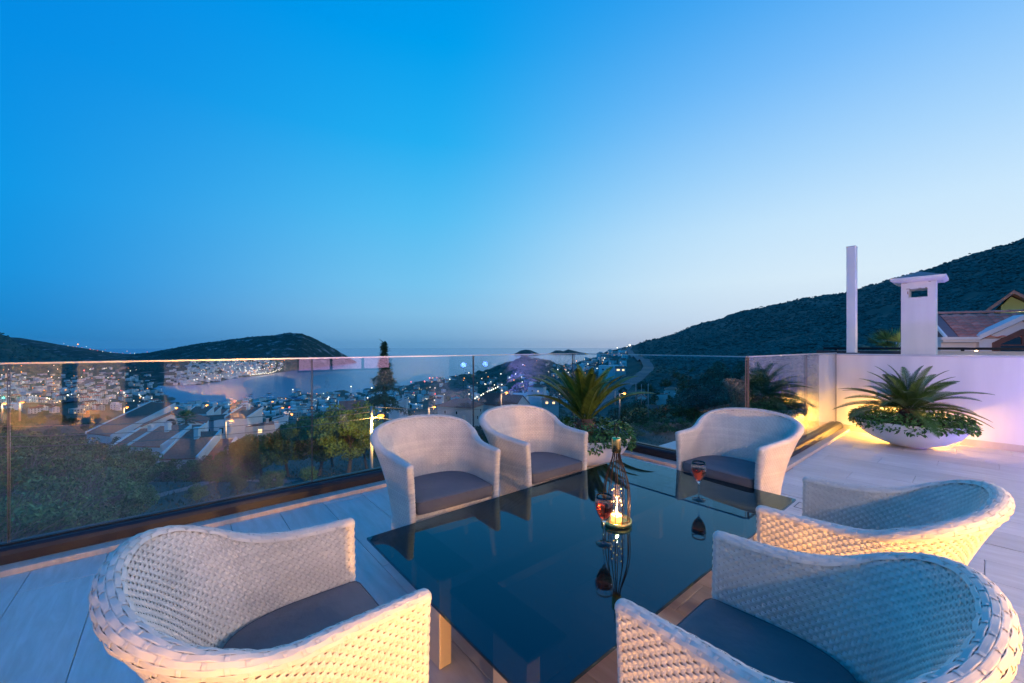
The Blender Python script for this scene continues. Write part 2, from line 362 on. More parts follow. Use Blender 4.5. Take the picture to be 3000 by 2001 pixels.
def opening(x0, x1, z0, z1, room=None, n=1):
    f = MB(); t = .045
    f.box(x0, x0 + t, YN - .14, YN - .06, z0, z1); f.box(x1 - t, x1, YN - .14, YN - .06, z0, z1); f.box(x0 + t, x1 - t, YN - .14, YN - .06, z0, z0 + t); f.box(x0 + t, x1 - t, YN - .14, YN - .06, z1 - t, z1)
    for i in range(1, n): xm = x0 + (x1 - x0) * i / n; f.box(xm - .02, xm + .02, YN - .14, YN - .06, z0 + t, z1 - t)
    fo = f.build('window', M_FR, vi); g = MB(); g.box(x0 + t, x1 - t, YN - .105, YN - .095, z0 + t, z1 - t)
    g.build('pane', M_CLEAR if room else M_DG, fo)
opening(-1.47, -1.29, .02, 2.4); opening(-.70, -.17, .02, 2.4); opening(2.1, 4.35, .70, 2.4, True, 3)
b = MB(); b.box(1.2, 5.6, YN - 1.6, YN - 1.55, 0, 3.0); b.build('lit_room_wall', M_PINK, vi)
b = MB(); b.box(-5.5, 6.05, YN - 4.0, YN - 3.8, 0, 3.1); b.build('rear_wall', M_VW, vi)
b = MB(); b.box(5.85, 6.05, YN - 3.8, YN - .25, 0, 3.1); b.build('side_wall', M_VW, vi)
b = MB(); b.box(-5.4, 7.8, YN - 5.0, 3.4, -9.5, -.31); b.build('lower_storey', M_VW, vi)

def point(name, loc, col, P, r=.05):
    l = bpy.data.lights.new(name, 'POINT'); l.color = col; l.energy = P; l.shadow_soft_size = r
    o = bpy.data.objects.new(name, l); COL.objects.link(o); o.location = loc; return o
def spot(name, loc, target, col, P, ang, r=.04, blend=.6):
    l = bpy.data.lights.new(name, 'SPOT'); l.color = col; l.energy = P; l.shadow_soft_size = r; l.spot_size = math.radians(ang); l.spot_blend = blend
    o = bpy.data.objects.new(name, l); COL.objects.link(o); o.location = loc
    o.rotation_euler = (Vector(loc) - Vector(target)).to_track_quat('Z', 'Y').to_euler(); return o
WARM, AMBER = (1, .68, .56), (1, .43, .06)
M_LAMP = emit('lamp_lens_warm', (1, .62, .3), 12); M_LAMPY = emit('lamp_lens_amber', (1, .5, .1), 2.0); M_LAMPB = emit('lamp_lens_blue', (.1, .2, 1), 30)
def floor_light(x, y, lens, label, head_r=.05, tilt=0):
    t = empty('floor_spotlight', D(x, y, 0), TH, label, 'spotlight', 'ground spotlights')
    b = MB(); b.lathe([(0, 0), (.045, 0), (.045, .01), (.012, .012), (.012, .04)], 16); b.build('base', M_BLACK, t)
    b = MB(); b.lathe([(0, .04), (.035, .042), (.048, .06), (.05, .10), (.046, .10), (.044, .085), (0, .085)], 20); b.build('housing', M_BLACK, t)
    b = MB(); b.lathe([(0, .088), (.043, .088), (.043, .091), (0, .091)], 20); b.build('lens', lens, t)
def wall_lamp(x, z, label):
    t = empty('wall_lamp', D(x, YN + .001, z), TH, label, 'lamp', 'wall lamps of the villa')
    b = MB(); b.box(-.04, .04, 0, .02, -.06, .06, bev=.004); b.build('back_plate', M_BLACK, t)
    b = MB(); b.lathe([(.0, -.09), (.042, -.09), (.045, -.085), (.045, .085), (.042, .09), (0, .09)], 18, (0, .075, 0)); b.build('shade', M_BLACK, t)
    b = MB(); b.lathe([(0, .0905), (.036, .0905), (.036, .094), (0, .094)], 18, (0, .075, 0)); b.build('lens', M_LAMP, t)
LIGHTS = dict(W1=(-1.0, 2.05, 62), W2=(1.6, 2.05, 120), W3=(5.2, 2.05, 190))
for k, (x, z, P) in LIGHTS.items():
    wall_lamp(x, z, {'W1': 'cylindrical wall lamp between the two narrow villa doors', 'W2': 'cylindrical wall lamp beside the lit villa window', 'W3': 'cylindrical wall lamp at the far end of the villa wall'}[k])
    point('wall_lamp_light', D(x, YN + .16, z + .13), WARM, P, .06)
def bollard(x, y, z, label, P, target, ang=95):
    t = empty('bollard_light', D(x, y, 0), TH, label, 'lamp', 'amber bollard lamps at the villa wall')
    b = MB(); b.box(-.05, .05, -.05, .05, .0, z - .06, bev=.002); b.build('post', M_BLACK, t)
    b = MB(); b.box(-.055, .055, -.055, .055, z + .06, z + .075, bev=.003); b.build('hood', M_BLACK, t)
    b = MB(); b.box(-.035, .035, -.035, .035, z - .0595, z + .0595); b.build('lens', M_LAMPY, t)
    spot('bollard_beam', D(x, y + .09, z), D(*target), AMBER, P, ang, .05, .5)
    point('bollard_glow', D(x, y - .07, z), AMBER, 14, .03)
bollard(-1.15, -2.25, .17, 'short amber bollard lamp at the foot of the villa wall between the doors', 230, (1.0, .80, .42), 52)
bollard(.75, -2.28, .17, 'short amber bollard lamp at the foot of the villa wall below the lit window', 420, (1.5, .5, .45), 75)
for x_, P_, col_, lb in ((-1.95, 230, (1, .48, .07), 'amber ground spotlight beside the garden sofa, turned to the wall'), (-1.0, 95, (1, .5, .12), 'amber ground spotlight washing the wall between the doors'), (.35, 22, (1, .58, .32), 'added warm ground spotlight brightening the wall right of the doors'), (1.55, 40, (1, .62, .40), 'warm ground spotlight below the lit window'), (5.2, 70, (1, .62, .42), 'added warm ground spotlight brightening the far end of the villa wall'), (-3.3, 120, (1, .5, .1), 'amber ground spotlight in front of the sofa end')):
    floor_light(x_, -2.08, M_LAMPY, lb); spot('wall_wash', D(x_, -2.10, .13), D(x_, -2.52, .38), col_, P_, 128, .03, .7)  # warm spots right of the doors and at the far end are added fill
bollard(.15, -2.28, .17, 'short amber bollard lamp right of the two narrow doors', 260, (1.15, .2, .42), 46)
floor_light(7.35, -2.35, M_LAMPB, 'blue ground spotlight where villa and parapet wall meet')
spot('blue_floor_light', D(7.2, -2.25, .16), D(8.0, -.7, .7), (.17, .15, 1), 270, 110, .05, .9)
floor_light(7.80, .60, M_LAMPY, 'amber ground spotlight hidden behind the right palm planter')
point('amber_floor_light', D(7.84, .74, .11), (1, .50, .08), 150, .03)
for x_, y_, lb in ((6.45, -2.35, 'blue globe lamp on a short stake, nearer the villa'), (7.35, -2.50, 'blue globe lamp on a short stake, nearer the parapet wall')):
    t = empty('globe_lamp', D(x_, y_, 0), TH, lb, 'lamp', 'blue globe lamps')
    b = MB(); b.lathe([(0, 0), (.06, 0), (.06, .01), (.012, .014), (.012, .68), (0, .68)], 14); b.build('stake', M_BLACK, t)
    b = MB(); b.lathe([(.075 * math.sin(PI * k / 12), .755 - .075 * math.cos(PI * k / 12)) for k in range(13)], 18); b.build('globe', M_LAMPB, t)
# outdoor sofa against the villa wall, mirrored in the left glass
so_ = empty('garden_sofa', D(-4.35, -1.75, 0), TH, 'outdoor sofa with dark oval cushions, mirrored in the left glass panels', 'sofa')
M_SOF = mat('sofa_cloth', (.40, .34, .28), .85, var=.05, scale=6)
b = MB(); b.box(-1.1, 1.25, -.42, .42, .05, .30, bev=.01); b.build('base', M_BLACK, so_)
b = MB(); b.box(-1.05, 1.20, -.25, .42, .302, .44, bev=.03); b.build('seat', M_SOF, so_)
b = MB(); b.box(-1.1, 1.25, -.45, -.26, .30, .80, bev=.03); b.build('backrest', M_SOF, so_)
for x_ in (-.6, -.1, .75):
    b = MB(); b.lathe([(0, -.09), (.12, -.075), (.19, -.03), (.2, 0), (.19, .03), (.12, .075), (0, .09)], 20); o_ = b.build('cushion', M_CUSH, so_); o_.matrix_basis = Matrix.Translation((x_, -.12, .62)) @ Matrix.Rotation(1.2, 4, 'X') @ Matrix.Diagonal((1.25, .8, 1, 1))

# ------------------------------------------------------------------ wicker armchairs
def catmull(P, n):
    P = np.array(P, float); P = np.vstack([2 * P[0] - P[1], P, 2 * P[-1] - P[-2]]); out = []
    m = len(P) - 3; t = np.linspace(0, m - 1e-9, n); i = t.astype(int); f = (t - i)[:, None]
    a, b, c, d = P[i], P[i + 1], P[i + 2], P[i + 3]
    return .5 * (2 * b + (c - a) * f + (2 * a - 5 * b + 4 * c - d) * f ** 2 + (-a + 3 * b - 3 * c + d) * f ** 3)
rim_h = [(.288, 0, .640), (.291, -.12, .643), (.300, -.225, .650), (.324, -.318, .668), (.341, -.404, .705), (.314, -.500, .745), (.198, -.576, .776)]
bas_h = [(.272, 0, .235), (.272, -.10, .225), (.270, -.19, .22), (.262, -.26, .218), (.240, -.33, .218), (.190, -.395, .218), (.105, -.43, .218)]
mir = lambda P: [(-x, y, z) for x, y, z in reversed(P)]
RIM = rim_h + [(0, -.605, .789)] + mir(rim_h); BAS = bas_h + [(0, -.442, .218)] + mir(bas_h)
NS, PER = 104, 4; NA = NS * PER + 1
rr_ = catmull(RIM, 1200); bb_ = catmull(BAS, 1200)
cum = np.concatenate([[0], np.cumsum(np.linalg.norm(np.diff(rr_ * .6 + bb_ * .4, axis=0), axis=1))]); cum /= cum[-1]
ia = np.interp(np.linspace(0, 1, NA), cum, np.arange(1200))
def at_(A, i): i0 = np.clip(i.astype(int), 0, 1198); f = (i - i0)[:, None]; return A[i0] * (1 - f) + A[i0 + 1] * f
RA, BA = at_(rr_, ia), at_(bb_, ia)
NV = 41; vv = np.linspace(0, 1, NV)
S = np.zeros((NA, NV, 3))
for j, v in enumerate(vv):
    g = v ** 1.75; S[:, j, :2] = BA[:, :2] * (1 - g) + RA[:, :2] * g; S[:, j, 2] = BA[:, 2] * (1 - v) + RA[:, 2] * v
da = np.gradient(S, axis=0); dv = np.gradient(S, axis=1); NRM = np.cross(da, dv); NRM /= np.linalg.norm(NRM, axis=2, keepdims=True)
if NRM[0, 5, 0] < 0: NRM = -NRM                       # pointing outwards
LEN = np.concatenate([np.zeros((NA, 1)), np.cumsum(np.linalg.norm(np.diff(S, axis=1), axis=2), axis=1)], axis=1)
TKN = .040
def surf(ai, s):
    """point and normal at column ai (int) and arc length s"""
    L = LEN[ai]; t = np.interp(s, L, np.arange(NV)); i = min(int(t), NV - 2); f = t - i
    return S[ai, i] * (1 - f) + S[ai, i + 1] * f, NRM[ai, i] * (1 - f) + NRM[ai, i + 1] * f
def shell_meshes():
    V, F = [], []
    def strip(cent, across, norm, width, lobes=3, h=.0014):
        """ribbon: centre line, across direction, outward normal"""
        n = 2 * lobes + 1; base = len(V)
        prof = [((k / (n - 1) - .5) * width, (h if k % 2 else -h * .2)) for k in range(n)]
        for c, a, m in zip(cent, across, norm):
            for x, y in prof: V.append(c + a * x + m * y)
        for i in range(len(cent) - 1):
            for k in range(n - 1): F.append((base + i * n + k, base + i * n + k + 1, base + (i + 1) * n + k + 1, base + (i + 1) * n + k))
    PITCH, AMP = .0132, .0023
    Lr = LEN[:, -1]; nrow = int((Lr.max() - .004) / PITCH)
    wv = lambda x, k: AMP * math.cos(PI * (x + k))
    for k in range(nrow):
        s = .010 + k * PITCH; ok = Lr - .001 > s
        # runs of columns where the row exists
        runs = []; st = None
        for i in range(NA):
            if ok[i] and st is None: st = i
            if (not ok[i] or i == NA - 1) and st is not None: runs.append((st, i if ok[i] else i - 1)); st = None
        full = bool(ok.all())
        for side in (1, -1):
            for a0, a1 in runs:
                if a1 - a0 < 3: continue
                c, ac, nn = [], [], []
                for i in range(a0, a1 + 1):
                    p, n = surf(i, s); p2, _ = surf(i, min(s + .01, Lr[i])); up = p2 - p; up /= max(1e-6, np.linalg.norm(up))
                    m = n * side
                    c.append(p + m * (TKN / 2 + wv(i / PER + .5, k))); ac.append(up); nn.append(m)
                strip(c, ac, nn, PITCH * .96)
        # caps round the two front ends
        for i, sg in ((0, 1), (NA - 1, -1)):
            if not ok[i]: continue
            p, n = surf(i, s); p2, _ = surf(i, min(s + .01, Lr[i])); up = p2 - p; up /= np.linalg.norm(up); fw = np.array([0, 1., 0])
            c, nn = [], []
            for q in range(9):
                ph = PI * q / 8; m = n * math.cos(ph) + fw * math.sin(ph); c.append(p + m * (TKN / 2 + (wv(.5, k) if q in (0, 8) else AMP * .6 * math.cos(PI * (k + q / 4)))) ); nn.append(m)
            strip(c, [up] * 9, nn, PITCH * .96)
    # rim bands
    NB = 7
    def rimr(i): return TKN / 2 + .006 * math.sin(PI * i / (NA - 1)) ** 1.5
    for q in range(NB):
        ph = PI * (q + .5) / NB; c, ac, nn = [], [], []
        for i in range(NA):
            p, n = S[i, -1], NRM[i, -1]; up = S[i, -1] - S[i, -2]; up /= np.linalg.norm(up)
            m = n * math.cos(ph) + up * math.sin(ph); t = -n * math.sin(ph) + up * math.cos(ph)
            c.append(p - up * .004 + m * (rimr(i) + .0012 + .62 * wv(i / PER / 2 + .5, q))); ac.append(t); nn.append(m)
        ext = []
        for i, rev in ((0, True), (NA - 1, False)):
            p, n = S[i, -1], NRM[i, -1]; up = S[i, -1] - S[i, -2]; up /= np.linalg.norm(up); fw = np.array([0, 1., 0]); m0 = n * math.cos(ph) + up * math.sin(ph); t = -n * math.sin(ph) + up * math.cos(ph)
            e = [((p - up * .004 + (m0 * math.cos(w_) + fw * math.sin(w_)) * (rimr(i) + .002)), t, m0 * math.cos(w_) + fw * math.sin(w_)) for w_ in (.4, .8, 1.2, 1.55)]
            ext.append(e[::-1] if rev else e)
        c = [x[0] for x in ext[0]] + c + [x[0] for x in ext[1]]; ac = [x[1] for x in ext[0]] + ac + [x[1] for x in ext[1]]; nn = [x[2] for x in ext[0]] + nn + [x[2] for x in ext[1]]
        strip(c, ac, nn, PI * (TKN / 2 + .004) / NB * 1.10)
    nweft = len(F)
    # stakes up the outside, over the rim, down the inside
    for j in range(NS + 1):
        i = min(NA - 1, j * PER); c, ac, nn = [], [], []
        tdir = S[min(i + 1, NA - 1)] - S[max(i - 1, 0)]
        def add(s, side):
            p, n = surf(i, s); t = tdir[min(NV - 1, int(np.interp(s, LEN[i], np.arange(NV))))]; t = t / np.linalg.norm(t)
            k = (s - .010) / PITCH; m = n * side
            c.append(p + m * (TKN / 2 - AMP * 1.0 * math.cos(PI * (j + .5 + k)) * 1.0 if False else TKN / 2 - wv(j + .5, k))); ac.append(t * side); nn.append(m)
        ss = np.arange(.003, Lr[i] - .004, PITCH / 3)
        for s in ss: add(s, 1)
        for q in (range(1, 12) if j % 2 else []):
            ph = PI * q / 12; p, n = S[i, -1], NRM[i, -1]; up = S[i, -1] - S[i, -2]; up /= np.linalg.norm(up); t = tdir[-1] / np.linalg.norm(tdir[-1])
            m = n * math.cos(ph) + up * math.sin(ph); c.append(p - up * .004 + m * (rimr(i) + .0014 - .0016 * math.cos(PI * (j / 2 + .5 + q * NB / 12. - .5)))); ac.append(t); nn.append(m)
        if not j % 2: strip(c, ac, nn, .0088, 2, .0009); c, ac, nn = [], [], []
        for s in ss[::-1]: add(s, -1)
        # narrower where the stakes crowd
        strip(c, ac, nn, 0.0088, 2, .0009)
    fl = mesh_np('woven_shell', V, F, M_WICKER, True)
    # solid backing under the weave, added to fill its gaps with shade
    cols = []
    for i in range(NA):
        ring = []
        for t in np.linspace(0, 1, 14): p, n = surf(i, t * Lr[i]); ring.append(p + n * (TKN / 2 - .0045))
        up = S[i, -1] - S[i, -2]; up /= np.linalg.norm(up)
        for q in range(1, 6): ph = PI * q / 6; ring.append(S[i, -1] - up * .004 + (NRM[i, -1] * math.cos(ph) + up * math.sin(ph)) * (rimr(i) - .003))
        for t in np.linspace(1, 0, 14): p, n = surf(i, t * Lr[i]); ring.append(p - n * (TKN / 2 - .0045))
        cols.append(ring)
    def capcol(i):
        outs = []
        for e in range(1, 5):
            ph = PI / 2 * e / 4; ring = []
            for r in cols[i]: ring.append(r)
            outs.append((ph, ring))
        return outs
    b = MB()
    # rounded front ends: shrink the section towards its centre line while moving forward
    def endcols(i):
        res = []; ring = np.array(cols[i]); n = len(ring); mid = (ring + ring[::-1]) / 2
        for e in (1, 2, 3, 4):
            ph = PI / 2 * e / 4; res.append((ring - mid) * math.cos(ph) + mid + np.array([0, 1, 0]) * math.sin(ph) * (TKN / 2 - .003))
        return res
    rings = [r for r in endcols(0)[::-1]] + [np.array(c) for c in cols] + endcols(NA - 1)
    b.loft([[tuple(p) for p in r] for r in rings], 0, True, True)
    core = b.mesh('shell_core', M_WGAP)
    return fl, core
SHELL, CORE = shell_meshes()
def woven_panel(x0, x1, z0, z1, y, mi=None):
    V, F = [], []
    pitch, sp = .0128, .0165; n = int((z1 - z0) / pitch); ns = int((x1 - x0) / sp)
    def strip(c, ac, nn, width, lobes, h):
        m = 2 * lobes + 1; base = len(V)
        for p, a, q in zip(c, ac, nn):
            for k in range(m): V.append(p + a * ((k / (m - 1) - .5) * width) + q * (h if k % 2 else -h * .2))
        for i in range(len(c) - 1):
            for k in range(m - 1): F.append((base + i * m + k, base + i * m + k + 1, base + (i + 1) * m + k + 1, base + (i + 1) * m + k))
    Z = np.array([0, 0, 1.]); X = np.array([1., 0, 0]); Yv = np.array([0, 1., 0])
    for k in range(n):
        z = z0 + pitch * (k + .5); N_ = ns * 4
        strip([np.array([x0 + (x1 - x0) * i / N_, y + .0019 * math.cos(PI * (i / 4 + .5 + k)), z]) for i in range(N_ + 1)], [Z] * (N_ + 1), [Yv] * (N_ + 1), pitch * .93, 3, .0016)
    for j in range(ns + 1):
        N_ = n * 3; strip([np.array([x0 + (x1 - x0) * j / ns, y - .0019 * math.cos(PI * (j + .5 + i / 3 - .5)), z0 + pitch * i / 3]) for i in range(N_ + 1)], [X] * (N_ + 1), [Yv] * (N_ + 1), .0088, 2, .0009)
    return mesh_np('apron', V, F, M_WICKER, True)
APRON = woven_panel(-.255, .255, .235, .372, -.012)
b = MB(); b.box(-.255, .255, -.022, -.016, .235, .370); APCORE = b.mesh('apron_core', M_WGAP)
b = MB(); xs = []
plan = [(x * .87, y * .94 - .02) for x, y in BA[::4, :2]]
b.loft([[(x, y, z) for x, y in plan] for z in (.355, .374)], 0, True); SEATB = b.mesh('seat_base', M_WICKER)
def cushion_mesh():
    out = [(-.246, .0), (-.25, -.1), (-.252, -.2), (-.243, -.27), (-.22, -.335), (-.175, -.383), (-.10, -.412), (0, -.42)]
    o = out + [(-x, y) for x, y in reversed(out[:-1])]; o = catmull([(x, y, 0) for x, y in o], 60)[:, :2]
    front = np.array([(.225 * math.cos(t) * 0 + x, y) for x, y, t in [(.24, .012, 0), (.22, .02, 0), (.1, .022, 0), (0, .022, 0), (-.1, .022, 0), (-.22, .02, 0), (-.24, .012, 0)]])
    o = np.vstack([o, front]); c = o.mean(axis=0); b = MB(); rings = []
    for z, k in ((.376, .955), (.379, .985), (.390, 1.), (.410, 1.004), (.430, 1.), (.4405, .988), (.4455, .962), (.448, .90), (.4515, .7), (.4535, .4), (.4542, .12)):
        rings.append([((x - c[0]) * k + c[0], (y - c[1]) * k + c[1], z + (.0015 * math.sin(9 * x + 5 * y) if .3 < k < .95 else 0)) for x, y in o])
    b.loft(rings, 0, True, True); me = b.mesh('cushion', M_CUSH)
    p = MB()
    for z in (.3795, .4405): p.tube([((x - c[0]) * .992 + c[0], (y - c[1]) * .992 + c[1], z) for x, y in o] + [((o[0][0] - c[0]) * .992 + c[0], (o[0][1] - c[1]) * .992 + c[1], z)], .0028, 5)
    return me, p.mesh('piping', M_CUSH)
CUSH, PIPE = cushion_mesh()
def leg_mesh(sx, y0, sy):
    b = MB(); b.tube([(sx * .248, y0, .26), (sx * .252, y0 + sy * .004, .16), (sx * .262, y0 + sy * .02, .012)], [.021, .019, .014], 10)
    # wound strand
    w = []; n = 110
    for i in range(n): t = i / (n - 1); z = .24 - .225 * t; r = .0205 - .0062 * t; w.append((sx * (.248 + .014 * t) + r * math.cos(i * 1.15), y0 + sy * .02 * t + r * math.sin(i * 1.15), z))
    b.tube(w, .0032, 4)
    f = MB(); f.lathe([(0, 0), (.013, 0), (.015, .004), (.015, .016), (0, .018)], 12, (sx * .262, y0 + sy * .021, 0)); return b.mesh('leg', M_WICKER), f.mesh('foot_cap', M_TLEG)
LEGS = [leg_mesh(1, -.02, 1), leg_mesh(-1, -.02, 1), leg_mesh(1, -.33, -1), leg_mesh(-1, -.33, -1)]
chairs = [
    # front arm ends in camera metres (left, right as seen from the camera), label
    ((-.561, 2.133), (-.064, 2.50), 'white wicker armchair at the left corner of the table, before the lit street lamp'),
    ((.092, 2.62), (.588, 3.01), 'white wicker armchair in front of the palm planter by the middle of the glass railing'),
    ((1.22, 3.024), (1.577, 2.49), 'white wicker armchair at the far right end of the table, facing the camera'),
    ((1.450, 1.981), (.992, 1.617), 'white wicker armchair second from the bottom right, back turned, behind the nearest one'),
    ((.711, 1.399), (.2675, 1.02), 'white wicker armchair nearest the camera at bottom right, its inside half in blue shade'),
    ((-.2145, 1.056), (-.601, 1.506), 'white wicker armchair at bottom left with amber light on its outer side'),
]
proto = None
for A, B, lab in chairs:
    A = Vector((*A, 0)); B = Vector((*B, 0)); mid = (A + B) / 2; d = (B - A).normalized()      # d = chair's -x..+x seen from the front
    # facing: chair local +y; local +x is to the right of the facing direction
    fwd = Vector((d.y, -d.x, 0)); ang = math.atan2(fwd.y, fwd.x) - PI / 2
    c = empty('wicker_armchair', mid - fwd * .02, ang)
    tag(c, lab, 'armchair', 'white wicker armchairs round the glass table')
    sh = tag(link('woven_shell', SHELL, c), kind='stuff'); link('shell_core', CORE, sh)
    ap = tag(link('woven_apron', APRON, c), kind='stuff'); link('apron_core', APCORE, ap)
    link('seat_base', SEATB, c)
    cu = link('cushion', CUSH, c); link('piping', PIPE, cu)
    for l, f in LEGS: lo = link('leg', l, c); link('foot_cap', f, lo)

# ------------------------------------------------------------------ the glass table
T0 = (0.687, 1.875)                                   # deck coordinates of its left far corner
TL, TW, TZ = 2.11, 1.16, .40
tb = empty('glass_table', D(T0[0], T0[1], 0), TH, 'low rectangular smoked glass table with champagne steel legs, wine and lantern on it', 'table')
b = MB(); b.box(0, TL, -TW, 0, TZ - .012, TZ, bev=.0015); b.build('tabletop', M_SMOKE, tb)
for x0 in (.10, TL - .34):
    for y0, y1 in ((-.50, -.06), (-1.02, -.58)):
        l = MB(); l.box(x0, x0 + .16, y0, y1, TZ - .026, TZ - .013); lo = l.build('mounting_plate', M_BLACK, tb)
        f = MB(); f.box(x0 + .02, x0 + .075, y0 + .03, y1 - .24, 0.004, TZ - .027, bev=.002); f.build('leg', M_TLEG, tb)
b = MB(); b.box(.262, TL - .342, -.60, -.49, TZ - .10, TZ - .06, bev=.002); b.build('stretcher', M_TLEG, tb)
b = MB(); x = TL - .325; b.box(TL - .165, TL - .150, -TW + .12, -.10, TZ - .028, TZ - .013); b.build('support_bar', M_BLACK, tb)
b = MB(); b.box(TL - .348, TL - .345 + .004, -TW + .13, -.09, TZ - .022, TZ - .0125); b.box(TL - .344, TL - .17, -TW + .13, -TW + .138, TZ - .022, TZ - .0125); b.build('edge_bar', M_BLACK, tb)

# ------------------------------------------------------------------ things on the table
def wine_glass(loc, label, fill=.70):
    t = empty('wine_glass', loc, 0, label, 'wine glass', 'rose wine glasses on the table')
    outer = [(.0, .0), (.033, .0), (.0335, .0015), (.030, .003), (.012, .006), (.0045, .012), (.0036, .03), (.0036, .085), (.0045, .098), (.010, .108), (.018, .118), (.030, .140), (.0375, .165), (.0385, .185), (.036, .208), (.0335, .222)]
    inner = [(.0325, .222), (.035, .208), (.0375, .185), (.0365, .165), (.029, .141), (.017, .120), (.008, .112), (0, .110)]
    outer = [(r * 1.08, z) for r, z in outer]; inner = [(r * 1.085, z) for r, z in inner]
    b = MB(); b.lathe(outer + inner, 40); b.build('goblet', mat('crystal', (.97, .98, 1.), .0, trans=1.0, ior=1.45), t)
    zf = .110 + (.222 - .110) * fill
    pr = [(0, .1105), (.0075, .1125), (.0165, .1205), (.0285, .1415), (.036, .165), (.037, .182), (.0365, zf), (0, zf)]
    pr = [(r * 1.075, z) for r, z in pr]
    w = MB(); w.lathe(pr, 40); w.build('wine', M_WINE, t)
def at_px(px, py, z):
    Y = FPX * (CAM_H - z) / (py - HOR); return Vector(((px - 1500) / FPX * Y, Y, z))
wine_glass(at_px(1770, 1594, TZ), 'glass of rose wine in front of the lantern')
wine_glass(at_px(2047, 1464, TZ), 'glass of rose wine alone at the right, before the far chair')
LP = at_px(1806, 1533, TZ)
la = empty('lantern', LP, TH, 'bottle shaped wire lantern with brass base and brass neck', 'lantern')
b = MB(); b.lathe([(0, 0), (.074, 0), (.076, .002), (.076, .022), (.074, .024), (.066, .024), (.066, .012), (0, .012)], 40); b.build('base', M_BRASS, la)
for k in range(12):
    a = 2 * PI * k / 12; pr = [(.062, .013), (.0655, .05), (.067, .12), (.064, .18), (.052, .24), (.034, .295), (.021, .335), (.017, .368)]
    cc = catmull([(r * math.cos(a), r * math.sin(a), z) for r, z in pr], 26); b = MB(); b.tube(list(cc), .0022, 6); b.build('wire', M_WIRE, la)
b = MB(); b.lathe([(0, .362), (.021, .362), (.023, .364), (.0235, .43), (.0215, .436), (.006, .439), (0, .439)], 32); b.build('neck', M_BRASS, la)
b = MB(); n = 28; b.tube([(.019 * math.cos(2 * PI * k / n) * .8, 0, .478 + .030 * math.sin(2 * PI * k / n)) for k in range(n + 1)], .0022, 6); b.tube([(0, 0, .436), (0, 0, .449)], .004, 8)
ro = b.build('hanging_ring', M_WIRE, la)
cy = MB(); cy.lathe([(.040, .0125), (.0405, .013), (.0405, .185), (.0385, .185), (.0385, .013)], 36); cy.build('glass_cylinder', MATS['crystal'] if False else M_CLEAR, la)
ca = empty('candle', LP + Vector((0, 0, .0125)), 0, 'lit tea candle glowing inside the lantern', 'candle')
b = MB(); b.lathe([(0, 0), (.026, 0), (.027, .001), (.027, .030), (.0255, .031), (.024, .027), (0, .026)], 28); b.build('wax', emit('glowing_wax', (1, .5, .12), 2.2), ca)
b = MB(); b.lathe([(0, .030), (.004, .034), (.0062, .042), (.0045, .054), (.0, .070)], 14); b.build('flame', emit('flame', (1, .72, .32), 22), ca)
M_BULB = emit('fairy_bulb', (1, .5, .12), 9)
fl_ = empty('fairy_lights', LP + Vector((0, 0, .0125)), 0, 'string of tiny golden fairy lights above the candle in the lantern', 'fairy lights')
pts_ = [(.028 * math.cos(i * .9), .028 * math.sin(i * .9), .080 + i * .0045) for i in range(22)]
b = MB(); b.tube(pts_, .0007, 4); b.build('wire', M_BRASS, fl_)
for i in range(0, 22, 2):
    b = MB(); b.lathe([(0, -.0035), (.003, 0), (0, .0035)], 8, pts_[i]); b.build('bulb', M_BULB, fl_)
point('candle_light', LP + Vector((0, 0, .065)), (1, .55, .2), 9.0, .008)

# ------------------------------------------------------------------ planters with cycads and ivy
def frond_mesh(L, droop, seed, wid=.0100, m_=None):
    rnd = random.Random(seed); V, F = [], []
    def P(t): return np.array([L * (t * .98), 0, L * (.30 * math.sin(t * PI * .62) * (1 - droop) - droop * t * t * .45)])
    ts = np.linspace(0, 1, 14); pts = [P(t) for t in ts]
    m = MB(); m.tube([tuple(p) for p in pts], [.006 * (1 - .8 * t) + .001 for t in ts], 5)
    V = [np.array(v) for v in m.v]; F = [tuple(f) if len(f) == 4 else None for f in m.f]; F = [f for f in F if f]
    n = 58
    for i in range(n):
        t = .10 + .90 * i / (n - 1); p = P(t); tg = P(min(1, t + .01)) - P(max(0, t - .01)); tg /= np.linalg.norm(tg)
        ll = L * .165 * (math.sin(PI * min(1, .16 + t * .86)) ** .6 + .05) * rnd.uniform(.9, 1.1)
        for s in (1, -1):
            d = tg * (.62 + .5 * t) + np.array([0, s, 0]) * (1 - .25 * t) + np.array([0, 0, .42 - .2 * t]); d /= np.linalg.norm(d)
            wv = np.cross(d, np.array([0, 0, 1.])); wv /= np.linalg.norm(wv); wv = tg * wid * (L / .75)
            b0 = len(V); mid = p + d * ll * .55 + np.array([0, 0, .0]); tip = p + d * ll - np.array([0, 0, ll * .10])
            V += [p - wv * .5, p + wv * .5, mid + wv * .5, mid - wv * .5, tip + wv * .08, tip - wv * .08]
            F += [(b0, b0 + 1, b0 + 2, b0 + 3), (b0 + 3, b0 + 2, b0 + 4, b0 + 5)]
    return mesh_np('frond', V, F, m_ or M_FROND, False)
FR = [frond_mesh(.78, d, i) for i, d in enumerate((.10, .25, .45, .0))]
FR2 = [frond_mesh(.74, d, 20 + i, .0125, mat('cycad_amber_lit', (.13, .17, .022), .42, var=.2, scale=8, island=.25, objrand=.18)) for i, d in enumerate((.02, .12, .30, -.1))]  # amber lamplight on the corner palm is put into its frond colour
b = MB(); b.add([(0, 0, 0), (.016, .012, .004), (.034, .007, .0), (.042, 0, -.006), (.034, -.007, .0), (.016, -.012, .004)], [(0, 1, 2, 3), (0, 3, 4, 5)]); IVYM = b.mesh('leaf', M_IVY)
